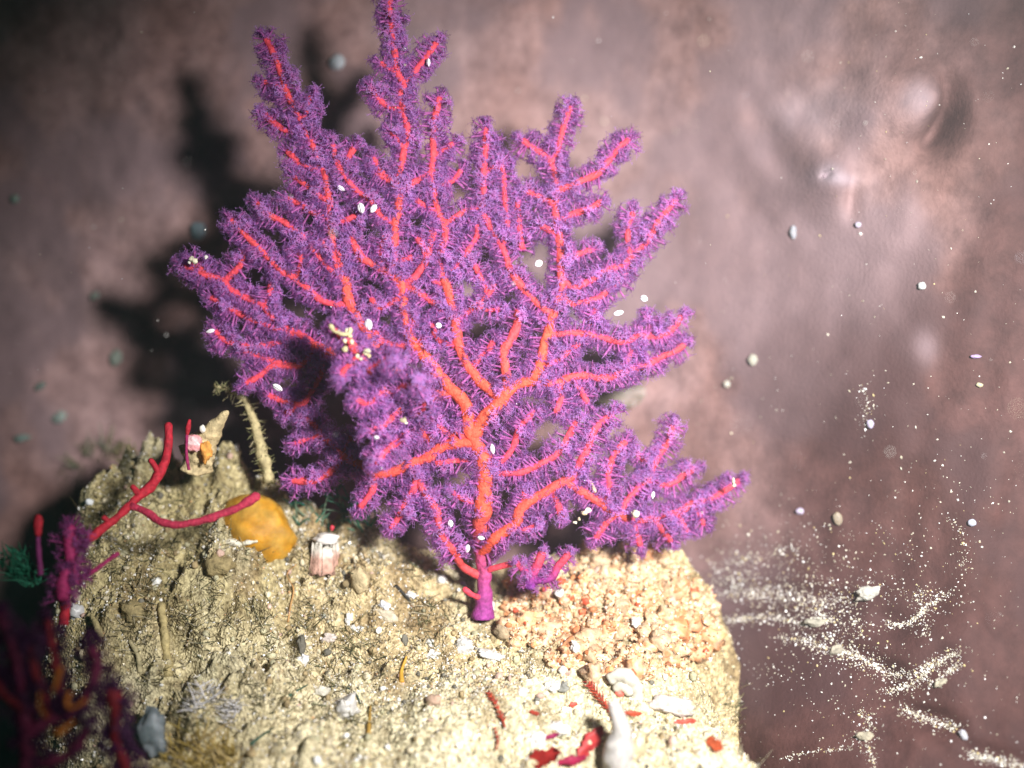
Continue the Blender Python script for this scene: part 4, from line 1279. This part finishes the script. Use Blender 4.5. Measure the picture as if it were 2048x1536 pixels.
strand('orange_thread', [(575, 1245), (582, 1210), (588, 1180), (578, 1150), (592, 1130)], 0.022, (0.62, 0.36, 0.14), 'thin orange thread standing below the barnacle', 'thread')
strand('orange_seaweed', [(802, 1366), (804, 1345), (812, 1320)], 0.05, (0.72, 0.42, 0.06), 'small orange blade on the pale sand left of centre', 'alga')
strand('brown_seaweed', [(738, 1470), (742, 1440), (738, 1415)], 0.045, (0.45, 0.28, 0.06), 'ochre brown blade below the white chip on the sand', 'alga')
strand('dark_twig', [(790, 1172), (802, 1184), (820, 1204)], 0.045, (0.03, 0.025, 0.02), 'short black twig lying on the rock left of the fan stalk', 'twig', lift=0.02)
strand('green_thread', [(578, 1392), (596, 1380), (614, 1370)], 0.03, (0.05, 0.12, 0.08), 'short dark green thread on the sand at left of centre', 'thread', lift=0.02)
strand('green_thread', [(500, 1490), (520, 1474), (546, 1456)], 0.035, (0.05, 0.11, 0.07), 'longer dark green thread on the sand near the bottom edge', 'thread', lift=0.02)
strand('green_thread', [(660, 1376), (690, 1375), (712, 1388), (722, 1408)], 0.03, (0.06, 0.10, 0.08), 'dark thread curving over the white chip on the sand', 'thread', lift=0.02)
strand('worm_tube', [(338, 1352), (330, 1310), (324, 1270), (318, 1215)], 0.10, (0.44, 0.36, 0.17), 'upright tan worm tube on the shaded flank of the left mound', 'worm tube', lift=0.06, mat=M_crust, rough=0.4, taper=0.8)
strand('worm_tube', [(205, 1275), (200, 1255), (192, 1235)], 0.06, (0.40, 0.34, 0.17), 'short tan tube at the far left edge of the mound', 'worm tube', lift=0.06, mat=M_crust, rough=0.4, taper=0.8)
strand('worm_tube', [(280, 1345), (276, 1310), (266, 1285)], 0.05, (0.40, 0.35, 0.2), 'thin tan tube left of the upright tan worm tube', 'worm tube', lift=0.06, mat=M_crust, rough=0.4, taper=0.8)
mb = bristles('x', [(1290, 1352, 10, 1)], '', '', 16, 0.32, 0.010, [(0.78, 0.26, 0.08), (0.8, 0.4, 0.2)], spread=1.0)
single('orange_tuft', mb, M_alga, 'spray of fine orange threads at the lower edge of the peach colony', 'alga')
mb = bristles('x', [(412, 1392, 26, 1), (385, 1410, 14, .6)], '', '', 60, 0.28, 0.012, [(0.85, 0.84, 0.86), (0.75, 0.73, 0.72)], spread=1.0, up=0.5)
single('white_tuft', mb, M_alga, 'left one of two white feathery tufts on the lower left rock', 'hydroid')
mb = bristles('x', [(468, 1415, 18, 1), (455, 1440, 14, .8)], '', '', 45, 0.26, 0.012, [(0.85, 0.84, 0.86), (0.75, 0.72, 0.70)], spread=1.0, up=0.5)
single('white_tuft', mb, M_alga, 'right one of two white feathery tufts on the lower left rock', 'hydroid')
mb = bristles('x', [(170, 905, 16, 1), (205, 900, 14, .7), (150, 930, 10, .6)], '', '', 14, 0.42, 0.013, [(0.28, 0.30, 0.16), (0.2, 0.3, 0.2), (0.5, 0.45, 0.35)], spread=0.5)
single('green_tuft', mb, M_alga, 'sparse greenish tuft of hairs on the left crest of the mound', 'alga')
mb = bristles('x', [(250, 912, 24, 1)], '', '', 60, 0.24, 0.011, [(0.36, 0.32, 0.16), (0.26, 0.26, 0.13)], spread=0.7)
tt_ = thing('tan_tuft', on_rock(250, 912), 'bushy tan tuft on the middle of the mound crest', 'alga')
tag(part('hairs', mb, M_alga, tt_), kind='stuff')
mb = bristles('x', [(380, 1515, 50, 1), (440, 1525, 40, .6)], '', '', 130, 0.4, 0.016, [(0.50, 0.37, 0.10), (0.58, 0.45, 0.2)], spread=0.8)
single('ochre_tuft', mb, M_alga, 'ochre bushy tuft at the bottom edge left of centre', 'alga')
mb = bristles('x', [(30, 1130, 30, 1), (60, 1150, 25, .6)], '', '', 90, 0.25, 0.016, [(0.02, 0.16, 0.09), (0.03, 0.22, 0.13)], spread=1.2, y=-2.2)
single('green_alga', mb, M_alga, 'blurred green algae tuft at the far left edge', 'alga')
mb = bristles('x', [(640, 1010, 60, 1), (720, 1025, 40, .7)], '', '', 70, 0.3, 0.02, [(0.03, 0.22, 0.15), (0.06, 0.2, 0.13), (0.2, 0.3, 0.2)], spread=0.7, y=0.9)
single('green_alga', mb, M_alga, 'dull green algae tuft in the shade beneath the lower left fan arms', 'alga')
mb = blob(MB(), on_rock(305, 1455) + np.array([0.1, -0.5, 0.05]), (0.26, 0.22, 0.36), 0.45, 1.6, 77, (0.13, 0.16, 0.17), 20, 14, None, (0.24, 0.27, 0.29))
single('pale_lump', mb, M_soft, 'blurred pale blue grey lump beside the violet sprig at lower left', 'sponge')

# white finger with its neighbours at the bottom
fg = thing('white_finger', on_rock(1236, 1520), 'smooth white finger shaped tube standing at the bottom right of the sand', 'worm tube')
fy = on_rock(1236, 1525)[1] - 0.05
q = resample(np.array([[*P(1236, 1530, fy), .30], [*P(1236, 1505, fy - .1), .28], [*P(1243, 1465, fy - .15), .185], [*P(1236, 1435, fy - .15), .135], [*P(1229, 1416, fy - .12), .12]]), 0.04)
tube(mb := MB(), q[:, :3], q[:, 3], 16, (0.46, 0.44, 0.42), 0.12, 3); part('tube', mb, M_soft, fg)
mb = blob(MB(), P(1228, 1408, fy - .12), (0.10, 0.09, 0.05), 0.1, 2, 5, (0.70, 0.66, 0.66), 12, 8); part('rim', mb, M_soft, fg)


def red_feather(pxs, spike, label, r=0.028):
    c = []
    for j, (a, b) in enumerate(pxs):
        p = on_rock(a, b); c.append(p + np.array([0, -0.10, 0.03]))
    q = resample(np.array(c), 0.05)
    t = thing('red_feather_alga', q[0], label, 'alga')
    mb = tube(MB(), q, np.linspace(r, r * 0.5, len(q)), 6, (0.45, 0.06, 0.03)); part('axis', mb, M_alga, t)
    tt, aa, bb = frames(q)
    for i in range(3, len(q), 2):
        for sgn in (-1, 1):
            d = bb[i] * sgn * 0.8 + tt[i] * 0.9 + aa[i] * 0.3 * R.normal(); d /= np.linalg.norm(d)
            L = spike * R.uniform(0.6, 1.2)
            mb = tube(MB(), np.array([q[i], q[i] + d * L * .5, q[i] + d * L + tt[i] * L * .2]), np.array([.018, .016, .008]), 5, pick([(0.50, 0.07, 0.03), (0.40, 0.04, 0.03)], [1, 1], 1)[0])
            part('pinnule', mb, M_alga, t)


red_feather([(1238, 1450), (1222, 1425), (1205, 1402), (1188, 1380), (1172, 1362)], 0.13, 'red brown feathery alga leaning left of the white finger')
red_feather([(1010, 1455), (1002, 1432), (992, 1408), (978, 1388)], 0.09, 'small red feathery alga on the sand left of the finger', 0.022)
red_feather([(992, 1500), (996, 1480), (990, 1458)], 0.05, 'tiny red sprig just below the small red feathery alga', 0.018)


def red_patch(px, py, L, W, ang, label, col=(0.55, 0.07, 0.03), lift=0.06, curl=0.15, name='red_seaweed', th=0.012):
    """a curled, ragged blade lying on the sand"""
    L *= 0.88; W *= 0.8; lift *= 0.6; col = np.array(col) * 0.85
    p = on_rock(px, py); nr = rock_normal(np.array(p[0]), np.array(p[1]))
    u = np.array([math.cos(ang), 0, math.sin(ang)]); u = u - (u @ nr) * nr; u /= np.linalg.norm(u); w = np.cross(nr, u)
    n1, n2 = 12, 7
    s = np.linspace(-1, 1, n1); t = np.linspace(-1, 1, n2)
    V = []
    for k in (1, -1):
        for a in s:
            wid = W / 2 * math.sqrt(max(0.02, 1 - abs(a) ** 2.4)) * (1 + 0.22 * math.sin(a * 6 + px) + 0.22 * math.sin(a * 15 + py))
            for b in t:
                V.append(p + u * a * L / 2 + w * b * wid + nr * (lift + curl * L * (b * b * 0.35 + 0.25 * a * a * a + 0.06 * math.sin(a * 5 + b * 3)) + k * th / 2))
    V = np.array(V); idx = np.arange(n1 * n2).reshape(n1, n2)
    f = np.stack([idx[:-1, :-1], idx[:-1, 1:], idx[1:, 1:], idx[1:, :-1]], -1).reshape(-1, 4)
    F = [f, f[:, ::-1] + n1 * n2]
    ring = np.concatenate([idx[:, 0], idx[-1, 1:], idx[::-1, -1][1:], idx[0, ::-1][1:-1]])
    F.append(np.stack([ring, np.roll(ring, -1), np.roll(ring, -1) + n1 * n2, ring + n1 * n2], -1))
    return single(name, MB().add(V, F, col), M_alga, label, 'alga')


red_patch(1182, 1488, 0.85, 0.34, 1.05, 'broad slanting red blade just left of the white finger', (0.58, 0.05, 0.05), 0.10)
red_patch(1090, 1520, 0.80, 0.36, 0.25, 'dark red arched blade at the bottom edge left of the finger', (0.42, 0.025, 0.02), 0.12, 0.4)
red_patch(1145, 1528, 0.60, 0.22, 0.1, 'crimson ragged blade at the bottom edge between the arch and the finger', (0.48, 0.02, 0.09), 0.10, 0.3)
red_patch(1098, 1476, 0.46, 0.10, 0.3, 'thin purple red curved strip above the dark red arch', (0.40, 0.02, 0.12), 0.05, 0.3)
red_patch(1264, 1430, 0.42, 0.13, -0.1, 'flat brick red strip right of the finger top', (0.60, 0.10, 0.04))
red_patch(1368, 1448, 0.50, 0.17, 0.15, 'red blade below the pale mound right of the finger', (0.60, 0.09, 0.05))
red_patch(1432, 1490, 0.44, 0.24, -0.6, 'orange red blade near the right-hand slope of the rock', (0.70, 0.14, 0.05))
red_patch(1066, 1428, 0.24, 0.11, 0.1, 'little dark red scrap on the sand left of the feathery alga', (0.45, 0.06, 0.03))
red_patch(1146, 1410, 0.18, 0.12, 0.3, 'small bright red scrap below the feathery alga', (0.65, 0.08, 0.04))

# coiled white worm tube
cw = thing('coiled_tube', on_rock(1245, 1385), 'coiled chalky white worm tube with a red centre at the edge of the colony', 'worm tube')
cy = on_rock(1245, 1380)[1] - 0.12
q = resample(np.array([[*P(1218, 1358, cy), .10], [*P(1236, 1350, cy - .05), .13], [*P(1258, 1356, cy - .05), .13], [*P(1272, 1378, cy), .12], [*P(1273, 1402, cy), .10], [*P(1266, 1420, cy + .02), .07]]), 0.05)
tube(mb := MB(), q[:, :3], q[:, 3] * (1 + 0.08 * np.sin(np.arange(len(q)) * 1.8)), 12, (0.56, 0.54, 0.46), 0.35, 3); part('outer_coil', mb, M_shell, cw)
q = resample(np.array([[*P(1228, 1378, cy), .08], [*P(1246, 1371, cy - .05), .10], [*P(1258, 1384, cy - .03), .08]]), 0.05)
tube(mb := MB(), q[:, :3], q[:, 3], 10, (0.58, 0.55, 0.46), 0.25, 4); part('inner_coil', mb, M_shell, cw)
mb = blob(MB(), P(1239, 1387, cy - .04), (0.10, 0.06, 0.07), 0.25, 2, 6, (0.66, 0.14, 0.10), 10, 7); part('red_plug', mb, M_soft, cw)


# ------------------------------------------------------------------ chips, lumps and pebbles that can be told apart
def chip(px, py, rx_, rz_, ang, label, col=(0.72, 0.70, 0.65), name='shell_chip', mat=None, cat='shell', wall=False, ry_=None, rough=0.6, lift=0.0, col2=None):
    p = on_wall(px, py) - np.array([0, 0.03, 0]) if wall else on_rock(px, py)
    if not wall:
        p = p + rock_normal(np.array(p[0]), np.array(p[1])) * lift
    k = (D + p[1]) / D / 100 * (0.8 if wall else 0.85)
    col = np.array(col) * (0.58 if wall else 0.86)
    mb = blob(MB(), p, (rx_ * k, (ry_ or min(rx_, rz_)) * k, rz_ * k), rough, 1.7, int(px + py), col, 18, 12, rotmat(0, -math.radians(ang), 0), col2)
    return single(name, mb, mat or M_crust, label, cat)


chip(690, 1416, 27, 26, 20, 'largest white shell chip on the pale sand')
chip(927, 1292, 22, 18, 0, 'white knobbly chip on the sand below the fan stalk')
chip(985, 1314, 34, 13, -15, 'long white chip between the knobbly chip and the peach colony')
chip(862, 1312, 16, 11, 35, 'oblong white chip left of the knobbly chip')
chip(858, 1288, 10, 11, 0, 'small white chip directly above the oblong white chip')
chip(705, 1264, 26, 12, 25, 'white chip at the upper left rim of the smooth sand')
chip(662, 1274, 22, 10, 10, 'pinkish chip left of the white chip on the sand rim', (0.78, 0.68, 0.62))
chip(697, 1238, 8, 14, 0, 'upright white splinter above the sand rim', (0.84, 0.82, 0.78))
chip(607, 1320, 12, 12, 0, 'round white bead on the sand at left', (0.86, 0.86, 0.86), 'bead', M_shell)
chip(603, 1292, 9, 26, 5, 'dark grey oblong stone directly above the round white bead', (0.16, 0.15, 0.12), 'stone', None, 'stone')
chip(822, 1192, 15, 7, -30, 'slim white chip touching the black twig', (0.86, 0.85, 0.84))
chip(771, 1212, 15, 9, -35, 'bluish white chip left below the black twig', (0.72, 0.74, 0.78))
chip(982, 1210, 6, 15, 15, 'upright white chip leaning on the foot of the fan stalk', (0.86, 0.86, 0.88), 'shell_chip', M_shell)
chip(925, 1170, 9, 7, 0, 'white chip left of the fan stalk foot', (0.84, 0.84, 0.88))
chip(1150, 1308, 11, 16, 10, 'white triangular chip in the middle of the peach colony', (0.86, 0.84, 0.80), lift=0.22)
chip(1268, 1256, 11, 10, 0, 'round white crumb in the right half of the peach colony', (0.84, 0.82, 0.78), lift=0.25)
chip(1345, 1415, 50, 22, -8, 'pale pinkish mound of crust right of the finger', (0.54, 0.47, 0.43), 'pale_crust', None, 'crust', rough=0.5, col2=(0.66, 0.58, 0.50))
chip(1105, 1375, 20, 12, 10, 'white flake on the sand left of the coiled tube', (0.80, 0.79, 0.74))
chip(1128, 1375, 12, 11, 0, 'grey pebble touching the white flake', (0.28, 0.28, 0.25), 'stone', None, 'stone')
chip(1115, 1460, 26, 18, 10, 'ragged white clump above the dark red arch', (0.84, 0.82, 0.78), rough=0.6)
chip(1072, 1480, 22, 16, 10, 'white crumbly clump left of the purple red strip', (0.82, 0.80, 0.76), rough=0.6)
chip(1010, 1262, 26, 22, 0, 'brownish rounded lump at the right of the stalk foot', (0.42, 0.32, 0.20), 'stone', None, 'stone', rough=0.25)
chip(640, 1385, 18, 10, 20, 'flat pale chip left of the largest white chip', (0.70, 0.66, 0.55))
chip(868, 1405, 16, 16, 0, 'pinkish brown pebble in the middle of the sand', (0.48, 0.33, 0.24), 'stone', None, 'stone')
chip(770, 1230, 30, 14, -20, 'buff ledge crumb on the rock left of centre', (0.62, 0.54, 0.40), rough=0.5)
chip(720, 1160, 22, 28, 5, 'tall buff lump behind the sand left of the fan', (0.60, 0.48, 0.28), 'stone', None, 'stone', rough=0.4)
chip(440, 1130, 34, 26, 0, 'olive lump below the amber tunicate', (0.34, 0.27, 0.13), 'stone', None, 'stone', rough=0.45)
chip(265, 1225, 30, 22, 0, 'dusty olive knob on the front of the left mound', (0.36, 0.29, 0.14), 'stone', None, 'stone', rough=0.45)
chip(150, 1225, 16, 20, 20, 'silvery cracked shell at the left end of the rock', (0.60, 0.60, 0.60), 'shell_chip', M_shell)
chip(310, 1165, 12, 10, 0, 'single bright speck of shell on the left mound', (0.85, 0.85, 0.8), 'bead', M_shell)
chip(180, 1005, 9, 9, 0, 'bright bluish bead on the upper left of the mound', (0.82, 0.86, 0.88), 'bead', M_shell)
chip(1120, 1190, 9, 9, 0, 'white crumb at the top left of the peach colony', (0.84, 0.84, 0.8), lift=0.15)

# on the sponge wall
chip(675, 125, 20, 20, 0, 'round bluish white blob on the wall between the two tallest fan branches', (0.70, 0.76, 0.82), 'wall_blob', M_soft, 'sponge', True, 14, 0.15)
chip(398, 462, 20, 22, 0, 'dull blue grey blob on the wall left of the fan', (0.28, 0.38, 0.42), 'wall_blob', M_soft, 'sponge', True, 10, 0.2)
chip(120, 835, 20, 14, 30, 'greenish grey blob on the dark wall above the left mound', (0.50, 0.60, 0.55), 'wall_blob', M_soft, 'sponge', True, 10, 0.25)
chip(232, 715, 15, 20, -20, 'faint greenish smudge on the dark wall left of the fan shadow', (0.36, 0.42, 0.36), 'wall_blob', M_soft, 'sponge', True, 8, 0.3)
chip(190, 592, 14, 9, 25, 'small greenish blob at the left tip of the fan shadow', (0.45, 0.52, 0.46), 'wall_blob', M_soft, 'sponge', True, 8, 0.25)
chip(45, 876, 20, 9, 10, 'long greenish smear on the wall at the far left edge', (0.30, 0.42, 0.38), 'wall_blob', M_soft, 'sponge', True, 8, 0.3)
chip(80, 772, 18, 8, 30, 'slanting greenish smear on the wall above the green blob', (0.26, 0.34, 0.30), 'wall_blob', M_soft, 'sponge', True, 8, 0.3)
chip(30, 398, 12, 11, 0, 'teal speck on the wall at the upper left edge', (0.30, 0.42, 0.36), 'wall_blob', M_soft, 'sponge', True, 8, 0.2)
chip(1247, 788, 58, 40, 12, 'blurred yellowish lump on the wall behind the right side of the fan', (0.34, 0.29, 0.21), 'wall_lump', M_soft, 'sponge', True, 22, 0.35, col2=(0.30, 0.24, 0.22))
chip(1505, 720, 13, 14, 0, 'larger of two pale round spots on the wall right of the fan', (0.62, 0.60, 0.50), 'wall_bead', M_soft, 'sponge', True, 8, 0.15)
chip(1453, 768, 9, 9, 0, 'smaller of two pale round spots on the wall right of the fan', (0.74, 0.72, 0.62), 'wall_bead', M_soft, 'sponge', True, 7, 0.15)
chip(1843, 572, 10, 10, 0, 'white round spot on the wall at mid right', (0.80, 0.84, 0.82), 'wall_bead', M_shell, 'shell', True, 8, 0.15)
chip(1715, 450, 8, 8, 0, 'violet white spot on the wall below the raised opening', (0.76, 0.70, 0.88), 'wall_bead', M_shell, 'shell', True, 8, 0.15)
chip(1586, 465, 9, 17, 5, 'upright bluish oval on the wall left of the violet white spot', (0.52, 0.54, 0.60), 'wall_blob', M_soft, 'sponge', True, 6, 0.15)
chip(1740, 848, 9, 12, 15, 'violet white bead below the sandy streak on the right wall', (0.74, 0.68, 0.92), 'wall_bead', M_shell, 'shell', True, 8, 0.15)
chip(1951, 713, 13, 5, 0, 'small violet rod on the wall near the right edge', (0.62, 0.46, 0.80), 'wall_bead', M_shell, 'shell', True, 6, 0.15)
chip(1958, 770, 9, 6, -20, 'bright yellowish fleck under the violet rod on the right wall', (0.80, 0.76, 0.5), 'wall_bead', M_shell, 'shell', True, 6, 0.15)
chip(1675, 1037, 12, 17, 10, 'beige oval egg on the dark wall right of the fan tip', (0.46, 0.38, 0.28), 'wall_egg', M_soft, 'egg', True, 8, 0.12)
chip(1599, 1022, 11, 8, 0, 'violet white bead left of the beige egg', (0.72, 0.64, 0.85), 'wall_bead', M_shell, 'shell', True, 8, 0.15)
chip(1943, 1045, 10, 9, 0, 'blue white bead on the wall at the lower right edge', (0.74, 0.78, 0.95), 'wall_bead', M_shell, 'shell', True, 8, 0.15)
chip(1738, 1186, 36, 17, 10, 'white half buried shell among the sediment on the dark sponge', (0.74, 0.72, 0.64), 'half_buried_shell', M_crust, 'shell', True, 12, 0.35)
chip(1635, 1246, 32, 9, -8, 'long sandy flake in the sediment nearest the rock', (0.60, 0.57, 0.46), 'sand_flake', M_crust, 'shell', True, 8, 0.4)
chip(1672, 1300, 20, 10, 20, 'sandy crust lump in the middle of the sediment streaks', (0.58, 0.53, 0.42), 'sand_flake', M_crust, 'shell', True, 8, 0.45)
chip(1730, 1472, 20, 10, 0, 'sandy lump low in the sediment near the bottom right', (0.60, 0.54, 0.40), 'sand_flake', M_crust, 'shell', True, 8, 0.45)
chip(1926, 1470, 9, 15, 30, 'blue white chip near the bottom right corner', (0.80, 0.82, 0.92), 'shell_chip', M_shell, 'shell', True, 8, 0.3)
chip(1880, 1365, 16, 9, 40, 'cream chip above the lower right sediment bar', (0.72, 0.66, 0.50), 'shell_chip', M_crust, 'shell', True, 8, 0.4)

# ------------------------------------------------------------------ specks drifting in the water
n = 170
y = R.uniform(-9, 2.2, n); a = R.uniform(-60, 2110, n); b = R.uniform(-40, 1350, n)
pos = np.array([P(a[i], b[i], y[i]) for i in range(n)])
ok = (pos[:, 1] < wall_y(pos[:, 0], pos[:, 2]) - 0.3) & (pos[:, 2] > rock_h(pos[:, 0], pos[:, 1]) + 0.2)
pos = pos[ok]; n = len(pos)
mb = MB(); grains(mb, pos, R.uniform(0.008, 0.020, n), pick([(0.85, 0.85, 0.8), (0.8, 0.8, 0.9), (0.75, 0.7, 0.5)], [3, 1, 1], n), 0.75)
o = link('drifting_specks', mb.mesh('drifting_specks', M_grain))
tag(o, 'tiny pale specks drifting in the water before the wall', 'plankton', kind='stuff')

# ------------------------------------------------------------------ the water between lens and wall
hz = MB()
bx = np.array([(x, y, z) for x in (-34, 34) for y in (-32, 12) for z in (-25, 27)], float)
hz.add(bx, [np.array([(0, 1, 3, 2), (4, 6, 7, 5), (0, 4, 5, 1), (2, 3, 7, 6), (0, 2, 6, 4), (1, 5, 7, 3)])])
vm = bpy.data.materials.new('water_haze'); vm.use_nodes = True
nt = vm.node_tree
nt.nodes.remove(nt.nodes['Principled BSDF'])
pv = nt.nodes.new('ShaderNodeVolumePrincipled')
pv.inputs['Color'].default_value = (0.80, 0.86, 0.90, 1)
pv.inputs['Density'].default_value = 0.0024
pv.inputs['Anisotropy'].default_value = 0.0
nt.links.new(pv.outputs[0], nt.nodes['Material Output'].inputs['Volume'])
o = link('haze', hz.mesh('haze', vm, False))
tag(o, 'thin haze of particles in the sea water', 'water', kind='stuff')
